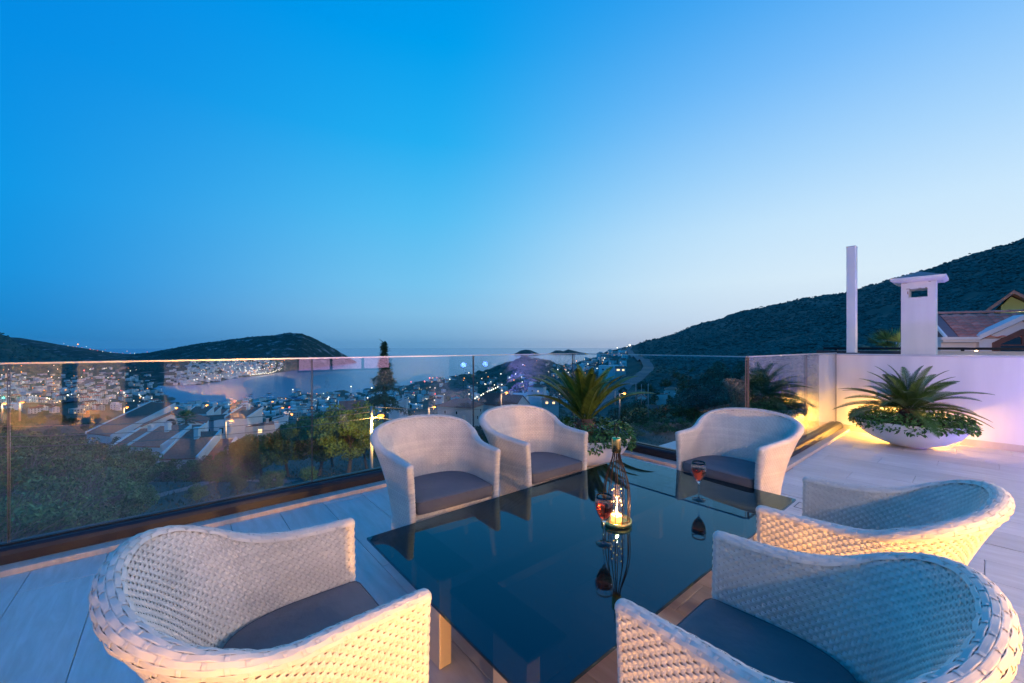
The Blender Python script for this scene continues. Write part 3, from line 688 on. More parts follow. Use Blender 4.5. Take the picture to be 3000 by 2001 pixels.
def planter(x, y, R, seed, lab, plab, ilab, fr_n, scale=1.0, FR=FR, up=0., ns_=1500):
    rnd = random.Random(seed); k = R / .56; base = D(x, y, 0)
    t = empty('planter_bowl', base, 0, lab, 'planter', 'white bowl planters')
    b = MB(); b.lathe([(0, .022), (.20 * k, .022), (.235 * k, .035), (.36 * k, .085), (.47 * k, .165), (.535 * k, .26), (.56 * k, .335), (.553 * k, .342), (.545 * k, .335), (.50 * k, .27), (0, .26)], 64); b.build('bowl', M_POT, t)
    b = MB(); b.lathe([(0, 0.0), (.17 * k, 0.0), (.17 * k, .0215), (0, .0215)], 32); b.build('plinth', M_TLEG, t)
    b = MB(); b.lathe([(0, .325), (.3 * k, .322), (.53 * k, .300)], 40); b.build('soil', M_SOIL, t)
    c = empty('sago_palm', base + Vector((0, 0, .32)), 0, plab, 'palm', 'potted sago palms')
    tr = MB(); tr.lathe([(.0, -.02), (.09, 0), (.105, .06), (.095, .12), (.06, .17), (0, .19)], 20)
    to = tr.build('trunk', M_TRUNK, c)
    for i in range(90):                                # old leaf bases
        a = rnd.uniform(0, 2 * PI); z = rnd.uniform(0.0, .16); r = .098 * (1 - max(0, z - .1) * 3)
        s = MB(); u = Vector((math.cos(a), math.sin(a), .55)).normalized(); p = Vector((r * math.cos(a), r * math.sin(a), z)); w_ = Vector((-math.sin(a), math.cos(a), 0)) * .010
        s.add([p - w_, p + w_, p + u * .045 + w_ * .3, p + u * .045 - w_ * .3, p + Vector((0, 0, .012)), p + u * .04 + Vector((0, 0, .008))], [(0, 1, 2, 3), (0, 3, 5, 4), (1, 4, 5, 2)])
        if i < 45: s.build('leaf_base', M_TRUNK, to)
    for i in range(fr_n):
        f = i / fr_n; a = i * 2.39996 + rnd.uniform(-.2, .2); el = 1.28 + up * .3 - (1.22 - up) * f ** .72 + rnd.uniform(-.08, .08)
        s = scale * rnd.uniform(.88, 1.06) * (.74 + .26 * min(1, f * 1.6)); fo = link('frond', FR[3 if el > .95 else (0 if el > .6 else (1 if el > .25 else 2))], c, (.03 * math.cos(a), .03 * math.sin(a), .16))
        fo.rotation_euler = Matrix.Identity(3).to_euler(); fo.matrix_basis = Matrix.Translation((.03 * math.cos(a), .03 * math.sin(a), .16)) @ Matrix.Rotation(a, 4, 'Z') @ Matrix.Rotation(-(el - .28), 4, 'Y') @ Matrix.Rotation(rnd.uniform(-.3, .3), 4, 'X') @ Matrix.Diagonal((s, s, s, 1))
    iv = empty('ivy_plant', base + Vector((0, 0, .33)), 0, ilab, 'plant', 'ivy in the bowl planters')
    V, F = [], []; src = [(0, 0, 0), (.016, .012, .004), (.034, .007, .0), (.042, 0, -.006), (.034, -.007, .0), (.016, -.012, .004)]
    for i in range(ns_):
        a = rnd.uniform(0, 2 * PI); q = rnd.random()
        if q < .55: r = R * math.sqrt(rnd.uniform(.12, 1.0)); z = rnd.uniform(-.02, .14) * (1 - (r / R) ** 4 * .5) + .02
        else: r = R * rnd.uniform(.95, 1.05); z = rnd.uniform(-.09, .07) * (1 if math.sin(3 * a + seed) + .6 * math.sin(7 * a) > -.2 else .45)
        if q >= .55 and z < -.03: r = R * (1.03 + z * .35) * rnd.uniform(1., 1.04)
        M = Matrix.Translation((r * math.cos(a), r * math.sin(a), z)) @ Matrix.Rotation(a + rnd.uniform(-1.2, 1.2), 4, 'Z') @ Matrix.Rotation(rnd.uniform(-.5, 1.0), 4, 'Y') @ Matrix.Rotation(rnd.uniform(-.7, .7), 4, 'X') @ Matrix.Diagonal((rnd.uniform(.8, 1.35),) * 3 + (1,))
        if i < 240: lo = link('leaf', IVYM, iv); lo.matrix_basis = M
        else:
            b0 = len(V); V += [tuple(M @ Vector(p)) for p in src]; F += [(b0, b0 + 1, b0 + 2, b0 + 3), (b0, b0 + 3, b0 + 4, b0 + 5)]
    tag(link('foliage', mesh_np('foliage', V, F, mat('ivy_mass_green', (.07, .18, .04), .4, island=.45)), iv), kind='stuff')
planter(7.32, .63, .56, 3, 'white bowl planter by the right wall with amber light behind it', 'sago palm with fine wide fronds against the violet white wall', 'bushy ivy spilling over the rim of the right bowl', 42, .98, ns_=2400)
planter(3.49, 2.87, .50, 8, 'white bowl planter in the railing corner behind the chairs', 'sago palm in the railing corner, fronds over the bay view', 'green leafy ivy in the corner bowl behind the chair', 27, 1.0, FR=FR2, up=.35, ns_=1900)

# ================================================================== LANDSCAPE (metres; camera at the origin, looking along +y)
SEA = -130.0
def vnoise(x, y, seed=0):
    xi = np.floor(x).astype(np.int64); yi = np.floor(y).astype(np.int64); fx = x - xi; fy = y - yi
    fx = fx * fx * (3 - 2 * fx); fy = fy * fy * (3 - 2 * fy)
    def h(a, b):
        n = (a * 374761393 + b * 668265263 + seed * 1442695041) & 0x7fffffff; n = ((n ^ (n >> 13)) * 1274126177) & 0x7fffffff
        return ((n ^ (n >> 16)) & 0xffff) / 65535.0
    return (h(xi, yi) * (1 - fx) + h(xi + 1, yi) * fx) * (1 - fy) + (h(xi, yi + 1) * (1 - fx) + h(xi + 1, yi + 1) * fx) * fy
def fbm(x, y, o=4, seed=0):
    s = 0; a = 1; t = 0
    for i in range(o): s = s + a * (vnoise(x * 2 ** i, y * 2 ** i, seed + i) - .5); t += a; a *= .55
    return s / t * 2
def py2z(Y, py): return CAM_H - (py - HOR) / FPX * Y
class Land:
    """height field in a fan: columns at photo x, each a list of (distance, height) knots"""
    def __init__(s, rows, amp=.006, nscale=.02, seed=0):
        s.x = np.array([r[0] for r in rows], float); K = len(rows[0][1])
        s.Y = np.log(np.array([[k[0] for k in r[1]] for r in rows], float)); s.Z = np.array([[k[1] for k in r[1]] for r in rows], float)
        s.amp = amp; s.seed = seed; s.ns = nscale; s.K = K
    def grid(s, xs, n):
        """returns arrays Y, Z of shape (len(xs), n)"""
        Yk = np.stack([np.interp(xs, s.x, s.Y[:, k]) for k in range(s.K)], 1); Zk = np.stack([np.interp(xs, s.x, s.Z[:, k]) for k in range(s.K)], 1)
        t = np.linspace(0, 1, n); Y = np.zeros((len(xs), n)); Z = np.zeros((len(xs), n))
        for i in range(len(xs)):
            Y[i] = Yk[i, 0] + (Yk[i, -1] - Yk[i, 0]) * t; Z[i] = np.interp(Y[i], Yk[i], Zk[i])
        return np.exp(Y), Z
    def table(s):
        s.tx = np.arange(s.x[0], s.x[-1] + 4, 4.0); s.ly0, s.ly1, s.tn = math.log(8), math.log(6000), 420
        ly = np.linspace(s.ly0, s.ly1, s.tn); Yk = np.stack([np.interp(s.tx, s.x, s.Y[:, k]) for k in range(s.K)], 1); Zk = np.stack([np.interp(s.tx, s.x, s.Z[:, k]) for k in range(s.K)], 1)
        T = np.stack([np.interp(ly, Yk[i], Zk[i]) for i in range(len(s.tx))]); Yg = np.exp(ly)[None] + 0 * T; X = (s.tx[:, None] - 1500) / FPX * Yg
        s.T = T + s.noise(X, Yg); s.TL = s.T.tolist(); s.t0 = s.tx[0]; s.tm = len(s.tx)
    def h(s, px, Y):
        if not hasattr(s, 'T'): s.table()
        i = (px - s.t0) / 4.0; i = min(max(i, 0), s.tm - 1.001); j = (math.log(Y) - s.ly0) / (s.ly1 - s.ly0) * (s.tn - 1); j = min(max(j, 0), s.tn - 1.001)
        i0 = int(i); j0 = int(j); f = i - i0; g = j - j0; A = s.TL[i0]; B = s.TL[i0 + 1]
        return (A[j0] * (1 - g) + A[j0 + 1] * g) * (1 - f) + (B[j0] * (1 - g) + B[j0 + 1] * g) * f
    def noise(s, X, Y):
        a = s.amp * np.clip(Y, 0, 2200) * np.clip((Y - 20) / 100, 0, 1)
        return a * fbm(X * s.ns, Y * s.ns, 3, s.seed) + a * .35 * fbm(X * s.ns * 6, Y * s.ns * 6, 2, s.seed + 9)
    def build(s, name, xs, n, mat_):
        Y, Z = s.grid(xs, n); X = (xs[:, None] - 1500) / FPX * Y; Z = Z + s.noise(X, Y)
        V = np.stack([X, Y, Z], 2).reshape(-1, 3); m = len(xs)
        i = np.arange(m - 1)[:, None] * n + np.arange(n - 1)[None]; F = np.stack([i, i + n, i + n + 1, i + 1], 2).reshape(-1, 4)
        o = link(name, mesh_np(name, V, F, mat_, True)); tag(o, kind='structure'); return o

A0 = [(8, -8.5), (25, -10), (45, -14)]
def R(x, *k): return (x, list(k))
rows = [
 R(-1500, (8, -8), (25, -9), (45, -11), (80, -14), (150, -20), (300, -30), (600, -40), (1200, -20), (1800, 40), (2400, 210), (3400, 150)),
 R(-300, (8, -8), (25, -9), (45, -12), (80, -18), (150, -28), (300, -45), (600, -70), (1200, -90), (1800, -40), (2400, 150), (3400, 80)),
 R(0, (8, -8.5), (25, -9.5), (45, -13), (80, -21), (150, -35), (300, -56), (600, -88), (1200, -106), (1800, -72), (2400, 86), (3400, 0)),
 R(20, (8, -8.5), (25, -9.6), (45, -13), (80, -21), (150, -35), (300, -56), (600, -89), (1200, -107), (1800, -76), (2400, 66), (3400, -40)),
 R(35, (8, -8.5), (25, -9.6), (45, -13), (80, -21), (150, -36), (300, -57), (600, -90), (1200, -108), (1800, -80), (2400, 42), (3400, -60)),
 R(64, (8, -8.5), (25, -9.7), (45, -13.5), (80, -21), (150, -36), (300, -57), (600, -91), (1200, -109), (1800, -86), (2400, 8), (3400, -80)),
 R(128, (8, -8.5), (25, -9.8), (45, -13.5), (80, -22), (150, -37), (300, -58), (600, -93), (1200, -111), (1800, -96), (2400, -26), (3400, -90)),
 R(223, (8, -8.5), (25, -9.9), (45, -14), (80, -22), (150, -37), (300, -59), (600, -96), (1200, -114), (1800, -108), (2400, -77), (3400, -110)),
 R(300, (8, -8.5), (25, -10), (45, -14), (80, -23), (150, -38), (300, -60), (600, -98), (1200, -117), (1800, -112), (2400, -96), (3400, -118)),
 R(420, (8, -8.5), (25, -10), (45, -14), (80, -23.5), (150, -39), (300, -63), (600, -102), (1000, -120), (1500, -122), (2400, -118), (3400, -128)),
 R(480, (8, -8.5), (25, -10), (45, -14), (80, -24), (150, -39), (300, -64), (600, -104), (1000, -128), (1100, -133), (1300, -142), (3400, -150)),
 R(540, (8, -8.5), (25, -10), (45, -14), (80, -24), (150, -39), (300, -65), (600, -105), (900, -129), (950, -134), (1300, -145), (3400, -150)),
 R(700, (8, -8.5), (25, -10), (45, -14), (80, -23), (150, -38), (300, -66), (600, -104), (930, -129), (990, -134), (1300, -145), (3400, -150)),
 R(900, (8, -8.5), (25, -10), (45, -13.5), (80, -21), (150, -37), (300, -66), (600, -100), (1040, -129), (1120, -135), (1400, -145), (3400, -150)),
 R(1080, (8, -8.5), (25, -10), (45, -13), (80, -20), (150, -34), (300, -62), (600, -92), (1190, -129), (1260, -135), (1500, -145), (3400, -150)),
 R(1300, (8, -8.5), (25, -10), (45, -13), (80, -20), (150, -34), (300, -60), (600, -84), (1000, -104), (1500, -128), (1600, -137), (3400, -150)),
 R(1398, (8, -8.5), (25, -10), (45, -13), (80, -20), (150, -34), (300, -60), (600, -80), (1000, -100), (1500, -120), (1900, -126), (3400, -180)),
 R(1478, (8, -8.5), (25, -10), (45, -13), (80, -20), (150, -34), (300, -59), (600, -77), (1000, -96), (1500, -108), (1900, -80), (3400, -300)),
 R(1529, (8, -8.5), (25, -10), (45, -13), (80, -20), (150, -34), (300, -58), (600, -76), (1000, -94), (1500, -98), (1900, -54), (3400, -300)),
 R(1554, (8, -8.5), (25, -10), (45, -13), (80, -19.5), (150, -33), (300, -58), (600, -75), (1000, -92), (1500, -95), (1900, -51), (3400, -300)),
 R(1586, (8, -8.5), (25, -10), (45, -13), (80, -19), (150, -33), (300, -57), (600, -74), (1000, -90), (1500, -92), (1900, -59), (3400, -300)),
 R(1627, (8, -8.5), (25, -10), (45, -12.5), (80, -19), (150, -33), (300, -56), (600, -72), (1000, -85), (1450, -90), (1900, -75), (3400, -300)),
 R(1669, (8, -8.5), (25, -10), (45, -12.5), (80, -18.5), (150, -32), (300, -55), (600, -69), (1000, -77), (1300, -82), (1800, -85), (3400, -300)),
 R(1710, (8, -8.5), (25, -10), (45, -12), (80, -18), (150, -32), (300, -53), (600, -60), (850, -54), (1050, -44), (1250, -41), (3400, -500)),
 R(1749, (8, -8.5), (25, -10), (45, -12), (80, -17.5), (150, -31), (300, -50), (600, -52), (850, -44), (1050, -36), (1240, -35), (3400, -500)),
 R(1771, (8, -8.5), (25, -10), (45, -12), (80, -17), (150, -31), (300, -48), (600, -48), (850, -36), (1050, -25), (1230, -18), (3400, -500)),
 R(1812, (8, -8.5), (25, -10), (45, -12), (80, -17), (150, -30), (300, -45), (600, -43), (850, -28), (1050, -15), (1220, -7), (3400, -500)),
 R(1840, (8, -8.5), (25, -10), (45, -12), (80, -16.5), (150, -30), (300, -43), (600, -39), (850, -23), (1050, -9), (1220, -2), (3400, -400)),
 R(1866, (8, -8.5), (25, -10), (45, -11.5), (80, -16), (150, -29), (300, -42), (600, -36), (850, -17), (1050, -4), (1250, 6.5), (3400, -300)),
 R(1900, (8, -8.5), (25, -10), (45, -11.5), (80, -16), (150, -29), (300, -41), (600, -32), (850, -10), (1050, 5), (1250, 17.5), (3000, -200)),
 R(1985, (8, -8.5), (25, -10), (45, -11.5), (80, -15), (150, -28), (300, -38), (600, -20), (850, 6), (1050, 25), (1250, 44), (3000, -100)),
 R(2060, (8, -8.5), (25, -10), (45, -11), (80, -14.5), (150, -26), (300, -35), (600, -8), (850, 28), (1050, 53), (1230, 75), (3000, 0)),
 R(2200, (8, -8.5), (25, -10), (45, -11), (80, -14), (150, -25), (300, -30), (600, 6), (850, 48), (1020, 80), (1200, 114), (3000, 60)),
 R(2330, (8, -8.5), (25, -9.5), (45, -10.5), (80, -14), (150, -24), (300, -26), (600, 20), (800, 62), (980, 100), (1150, 134), (3000, 60)),
 R(2430, (8, -8.5), (25, -9.5), (45, -10.5), (80, -13), (150, -22), (300, -22), (560, 24), (780, 72), (950, 111), (1100, 141), (3000, 60)),
 R(2560, (8, -8), (25, -9), (45, -10), (80, -12), (150, -18), (300, -15), (540, 36), (740, 88), (900, 130), (1050, 163), (3000, 60)),
 R(2700, (8, -8), (25, -9), (45, -9.5), (80, -11), (150, -14), (280, -8), (500, 45), (700, 108), (850, 152), (1000, 190), (3000, 60)),
 R(2850, (8, -8), (25, -8.5), (45, -9), (80, -9), (150, -10), (270, 0), (480, 60), (680, 132), (820, 180), (950, 221), (3000, 60)),
 R(3000, (8, -8), (25, -8), (45, -8), (80, -7), (150, -6), (260, 10), (460, 75), (650, 155), (780, 205), (900, 244), (3000, 60)),
 R(3600, (8, -8), (25, -7), (45, -6), (80, -4), (150, 2), (260, 25), (450, 100), (620, 190), (750, 260), (850, 330), (3000, 60)),
 R(5200, (8, -7), (25, -6), (45, -4), (80, 0), (150, 12), (250, 40), (420, 130), (600, 230), (700, 300), (800, 350), (3000, 60)),
]
LAND = Land(rows, .0085, .018, 1)

def terrain_mat(name, c1, c2, c3, s1, s2, thr=.55):
    m = bpy.data.materials.new(name); m.use_nodes = True; t = m.node_tree; N = t.nodes; L = t.links; b = N['Principled BSDF']; b.inputs['Roughness'].default_value = .95; b.inputs['Specular IOR Level'].default_value = .15
    co = N.new('ShaderNodeTexCoord')
    n1 = N.new('ShaderNodeTexNoise'); n1.inputs['Scale'].default_value = s1; n1.inputs['Detail'].default_value = 8; L.new(co.outputs['Object'], n1.inputs['Vector'])
    n2 = N.new('ShaderNodeTexNoise'); n2.inputs['Scale'].default_value = s2; n2.inputs['Detail'].default_value = 5; L.new(co.outputs['Object'], n2.inputs['Vector'])
    def mr(s, a, b_): r = N.new('ShaderNodeMapRange'); r.inputs[1].default_value = a; r.inputs[2].default_value = b_; L.new(s, r.inputs[0]); return r.outputs[0]
    m1 = N.new('ShaderNodeMix'); m1.data_type = 'RGBA'; m1.inputs[6].default_value = (*c1, 1); m1.inputs[7].default_value = (*c2, 1); L.new(mr(n1.outputs[0], .4, .6), m1.inputs[0])
    m2 = N.new('ShaderNodeMix'); m2.data_type = 'RGBA'; L.new(m1.outputs[2], m2.inputs[6]); m2.inputs[7].default_value = (*c3, 1); L.new(mr(n2.outputs[0], thr, thr + .12), m2.inputs[0])
    L.new(m2.outputs[2], b.inputs['Base Color']); MATS[name] = m; return m
M_LAND = terrain_mat('scrub_ground', (.030, .085, .070), (.055, .10, .080), (.10, .12, .10), .04, .012, .56)
M_ROCK = terrain_mat('rocky_scrub', (.018, .05, .04), (.04, .065, .05), (.26, .23, .22), .03, .016, .56)
xs = np.concatenate([np.arange(-1500, -60, 60), np.arange(-60, 3060, 6), np.arange(3060, 5201, 60)])
LAND.build('hillside', xs, 250, M_LAND)
b = MB(); b.box(-400, 400, -300, 9, -9.6, -9.3); tag(b.build('ground', M_LAND), kind='structure')

# peninsula with the town across the bay
pk = lambda x, c, yc, *k: R(x, *k)
PEN = Land([
 R(380, (1400, -140), (1600, -124), (2100, -112), (2700, -90), (3100, py2z(3100, 1037)), (4200, -150)),
 R(440, (1150, -140), (1400, -126), (2100, -110), (2700, -84), (3100, py2z(3100, 1034)), (4200, -150)),
 R(500, (1180, -140), (1350, -127), (2100, -98), (2700, -60), (3050, py2z(3050, 1020)), (4200, -150)),
 R(542, (1230, -140), (1380, -126), (2100, -92), (2700, -45), (3050, py2z(3050, 1012)), (4200, -150)),
 R(600, (1300, -140), (1460, -124), (2100, -84), (2650, -28), (3000, py2z(3000, 1004)), (4200, -150)),
 R(680, (1540, -140), (1680, -124), (2150, -82), (2650, -15), (3000, py2z(3000, 991)), (4200, -150)),
 R(750, (1720, -140), (1850, -124), (2200, -84), (2650, -4), (3000, py2z(3000, 986)), (4200, -150)),
 R(800, (1880, -140), (2000, -124), (2250, -86), (2650, 2), (3000, py2z(3000, 984)), (4200, -150)),
 R(850, (2100, -140), (2220, -120), (2380, -86), (2700, 20), (3000, py2z(3000, 976)), (4200, -150)),
 R(885, (2250, -140), (2350, -118), (2480, -80), (2750, 25), (3000, py2z(3000, 978)), (4200, -150)),
 R(930, (2450, -140), (2530, -118), (2640, -80), (2850, 0), (3050, py2z(3050, 995)), (4200, -150)),
 R(980, (2700, -140), (2780, -122), (2860, -95), (3000, -40), (3120, py2z(3120, 1021)), (4200, -150)),
 R(1015, (2950, -140), (3000, -128), (3060, -115), (3130, -92), (3220, py2z(3220, 1042)), (4200, -150)),
 R(1050, (3150, -150), (3180, -145), (3200, -142), (3230, -140), (3300, -139), (4200, -150)),
], .004, .006, 5)
PEN.build('peninsula_hill', np.arange(380, 1051, 5), 90, M_ROCK)
FAR = Land([
 R(-1500, (3500, -130), (4000, 60), (4600, 160), (6000, 0)),
 R(-200, (3500, -130), (4000, 60), (4600, py2z(4600, 975)), (6000, 0)),
 R(20, (3500, -130), (4000, 20), (4600, py2z(4600, 988)), (6000, -100)),
 R(60, (3500, -130), (4000, 15), (4600, py2z(4600, 990)), (6000, -100)),
 R(100, (3500, -130), (4000, 10), (4600, py2z(4600, 995)), (6000, -100)),
 R(170, (3500, -130), (4000, -20), (4600, py2z(4600, 1009)), (6000, -100)),
 R(230, (3500, -130), (4000, -40), (4600, py2z(4600, 1017)), (6000, -100)),
 R(290, (3500, -130), (4000, -80), (4600, py2z(4600, 1026)), (6000, -150)),
 R(340, (3500, -130), (4000, -100), (4600, py2z(4600, 1035)), (6000, -150)),
 R(420, (3500, -130), (4000, -110), (4600, py2z(4600, 1038)), (6000, -150)),
 R(520, (3500, -130), (4000, -110), (4600, py2z(4600, 1037)), (6000, -150)),
 R(600, (3500, -140), (4000, -125), (4600, py2z(4600, 1041)), (6000, -150))], .003, .004, 8)
FAR.build('distant_hill', np.arange(-1500, 601, 12), 50, M_ROCK)
def island(x0, x1, Y, prof, name='island'):
    rws = []
    for px, py in prof: rws.append(R(px, (Y - 500, -135), (Y, py2z(Y, py)), (Y + 600, -140)))
    Land([R(x0, (Y - 500, -150), (Y, -139), (Y + 600, -150))] + rws + [R(x1, (Y - 500, -150), (Y, -139), (Y + 600, -150))], .001, .004, 3).build(name, np.arange(x0, x1 + 1, 3), 24, M_ROCK)
island(1500, 1586, 6200, [(1510, 1035), (1525, 1027), (1540, 1024), (1555, 1026), (1572, 1033)])
island(1600, 1726, 6800, [(1612, 1034), (1628, 1026), (1640, 1026), (1650, 1029), (1665, 1023), (1680, 1027), (1700, 1032), (1715, 1034)])

# the sea
ms = bpy.data.materials.new('sea_water'); ms.use_nodes = True; t = ms.node_tree; N = t.nodes; L = t.links; bs = N['Principled BSDF']
bs.inputs['Base Color'].default_value = (.001, .10, .27, 1); bs.inputs['Specular IOR Level'].default_value = .32; bs.inputs['Roughness'].default_value = .16; bs.inputs['IOR'].default_value = 1.33
co = N.new('ShaderNodeTexCoord'); no = N.new('ShaderNodeTexNoise'); no.inputs['Scale'].default_value = .12; no.inputs['Detail'].default_value = 5; L.new(co.outputs['Object'], no.inputs['Vector'])
bp = N.new('ShaderNodeBump'); bp.inputs['Strength'].default_value = .55; bp.inputs['Distance'].default_value = 3.0; L.new(no.outputs[0], bp.inputs['Height']); L.new(bp.outputs[0], bs.inputs['Normal'])
RS = 33000; th = np.linspace(0, 2 * PI, 97)[:-1]; V = [(0, 0, SEA)] + [(RS * math.cos(a), RS * math.sin(a), SEA) for a in th]
me = bpy.data.meshes.new('sea'); me.from_pydata(V, [], [(0, i + 1, (i + 1) % 96 + 1) for i in range(96)]); me.materials.append(ms); tag(link('sea', me), kind='structure')

def hit(px, py, land=LAND, y0=12, y1=2600):
    """first place on the ground seen at this photo pixel"""
    Y = y0
    while Y < y1:
        if land.h(px, Y) >= py2z(Y, py): return Y
        Y *= 1.012
    return None
def gp(px, Y, dz=0., land=LAND): return Vector(((px - 1500) / FPX * Y, Y, land.h(px, Y) + dz))

# roads and paths draped over the ground
M_ROAD = mat('asphalt', (.11, .11, .115), .7, var=.12, scale=.3)
M_PATH = mat('pale_garden_path', (.20, .17, .155), .85, var=.15, scale=1.5)
def strip_road(name, pix, width, m, lift=.12, kind='structure', sub=10, Ys=None):
    P = []
    for i, (px, py) in enumerate(pix):
        Y = Ys[i] if Ys else hit(px, py)
        if Y: P.append(((px - 1500) / FPX * Y, Y, 0))
    if len(P) < 3: return
    C = catmull(P, sub * len(P)); T = np.gradient(C, axis=0); T /= np.linalg.norm(T, axis=1, keepdims=True)
    V = []; nn = 7
    for c, tt in zip(C, T):
        s = np.array([tt[1], -tt[0], 0]); zc = max(LAND.h(1500 + FPX * (c + s * q)[0] / (c + s * q)[1], (c + s * q)[1]) for q in (-width / 2, 0, width / 2))
        for k in range(nn): p = c + s * (k / (nn - 1) - .5) * width; V.append((p[0], p[1], zc + lift if width > 5 else LAND.h(1500 + FPX * p[0] / p[1], p[1]) + lift))
    i = np.arange(len(C) - 1)[:, None] * nn + np.arange(nn - 1)[None]; F = np.stack([i, i + 1, i + nn + 1, i + nn], 2).reshape(-1, 4)
    return tag(link(name, mesh_np(name, V, F, m, True)), kind=kind)
strip_road('highway', [(1846, 0), (1840, 0), (1858, 0), (1890, 0), (1900, 0), (1870, 0), (1815, 0), (1755, 0), (1700, 0)], 15, M_ROAD, .5, Ys=[1215, 1050, 850, 660, 560, 470, 400, 345, 300], sub=16)
strip_road('valley_road', [(-60, 0), (90, 0), (200, 0), (265, 0), (330, 0), (380, 0)], 26, M_ROAD, 1.2, Ys=[700, 800, 1000, 1350, 1750, 2100], sub=14)
strip_road('service_road', [(120, 0), (225, 0), (262, 0), (310, 0), (370, 0)], 14, M_ROAD, 1.2, Ys=[640, 780, 1000, 1300, 1600], sub=12)
strip_road('garden_path', [(380, 1478), (470, 1452), (568, 1427), (680, 1411), (773, 1409), (860, 1412)], 1.5, M_PATH, .05)
strip_road('garden_path', [(330, 1424), (430, 1416), (520, 1412), (620, 1416)], .8, M_PATH, .05)
strip_road('dirt_track', [(1700, 1232), (1850, 1244), (1960, 1236), (2080, 1200), (2180, 1176)], 4, mat('dry_earth', (.17, .12, .085), .95, var=.2, scale=.4), .2)

# ------------------------------------------------------------------ houses
M_HW = mat('house_white', (.80, .80, .80), .8, var=.05, scale=.5, objrand=.12)
M_HC = mat('house_cream', (.62, .58, .54), .85, var=.06, scale=.5, objrand=.15)
M_HG = mat('house_grey', (.40, .38, .42), .85, var=.06, scale=.5)
M_ROOF = mat('terracotta_roof', (.42, .14, .10), .85, var=.25, scale=2.5, bump=.6, bscale=2.5, stretch=(1, 1, 1), objrand=.2)
M_ROOFD = mat('brown_roof', (.20, .085, .065), .85, var=.25, scale=2.5)
M_WIN = mat('far_window', (.02, .025, .035), .1, spec=.8)
M_LIT = emit('lit_far_window', (1, .62, .28), 2.2)
M_LITW = emit('cool_lit_window', (.85, .95, 1), 3)
def gable(b, w, d, z0, zr, ov=.35, mi=0, th=.22):
    """two roof slopes, ridge along x"""
    for s in (-1, 1):
        e = (s * (d / 2 + ov), z0 - ov * (zr - z0) / (d / 2)); r = (0, zr)
        b.prism([(e[0], e[1]), (r[0], r[1]), (r[0], r[1] + th), (e[0], e[1] + th)], -w / 2 - ov, w / 2 + ov, mi, axis='x')
def house_mesh(seed):
    """one far house: walls, roof, windows with frames, chimney"""
    r = random.Random(seed); b = MB(); w = r.uniform(9, 15); d = r.uniform(8, 11); fl = r.choice([2, 2, 3]); h = fl * 3.0
    b.box(-w / 2, w / 2, -d / 2, d / 2, -6, h, 0)
    kind = r.choice(['gable', 'gable', 'flat', 'hip', 'flat'])
    if kind == 'gable':
        zr = h + r.uniform(1.6, 2.6); b.prism([(-d / 2, h), (d / 2, h), (0, zr - .05)], -w / 2 + .01, w / 2 - .01, 0, axis='x'); gable(b, w, d, h, zr, .5, 1)
    elif kind == 'hip':
        o = .6; b.add([(-w / 2 - o, -d / 2 - o, h), (w / 2 + o, -d / 2 - o, h), (w / 2 + o, d / 2 + o, h), (-w / 2 - o, d / 2 + o, h), (-w / 2 + d * .45, 0, h + 2), (w / 2 - d * .45, 0, h + 2)], [(0, 1, 5, 4), (1, 2, 5), (2, 3, 4, 5), (3, 0, 4), (3, 2, 1, 0)], 1)
    else:
        for x0, x1, y0, y1 in ((-w / 2, w / 2, -d / 2, -d / 2 + .25), (-w / 2, w / 2, d / 2 - .25, d / 2), (-w / 2, -w / 2 + .25, -d / 2 + .25, d / 2 - .25), (w / 2 - .25, w / 2, -d / 2 + .25, d / 2 - .25)): b.box(x0, x1, y0, y1, h, h + .9, 0)
        if r.random() < .6: b.box(-w / 2 + .6, w * .1, -d / 2 + .6, d / 2 - .6, h + .002, h + 2.7, 0); b.box(-w / 2 + .4, w * .1 + .2, -d / 2 + .4, d / 2 - .4, h + 2.7, h + 2.9, 1 if r.random() < .4 else 0)
    for f in range(fl):
        n = int(w / 3); 
        for i in range(n):
            x = -w / 2 + (i + .5) * w / n; ww = r.choice([.6, .6, 1.0]); m = 2 if r.random() > .13 else 3
            for y in (-d / 2 - .02, d / 2 + .001): b.box(x - ww, x + ww, y, y + .02, f * 3 + .9, f * 3 + 2.2, m)
        for i in range(2):
            y = -d / 4 + i * d / 2
            for x in (-w / 2 - .02, w / 2 + .001): b.box(x, x + .02, y - .6, y + .6, f * 3 + 1, f * 3 + 2.1, 2 if r.random() > .1 else 3)
        if f and r.random() < .7: b.box(-w * .3, w * .35, -d / 2 - 1.5, -d / 2 - .021, f * 3 - .2, f * 3, 0); b.box(-w * .3, w * .35, -d / 2 - 1.5, -d / 2 - 1.4, f * 3 + .0, f * 3 + .9, 0)
    b.box(w * .22, w * .22 + .7, .4, 1.1, h, h + 2.9, 0)
    HINFO.append(({'gable': 'gabled', 'flat': 'flat roofed', 'hip': 'hip roofed'}[kind], {2: 'two storey', 3: 'three storey'}[fl]))
    return b
HINFO = []
HM = [house_mesh(100 + i) for i in range(14)]
def hmesh(i, wall): return HM[i].mesh('house', [wall, M_ROOF if i % 3 else M_ROOFD, M_WIN, M_LIT])
HME = [hmesh(i, M_HW) for i in range(14)] + [hmesh(i, M_HC) for i in range(0, 14, 3)]
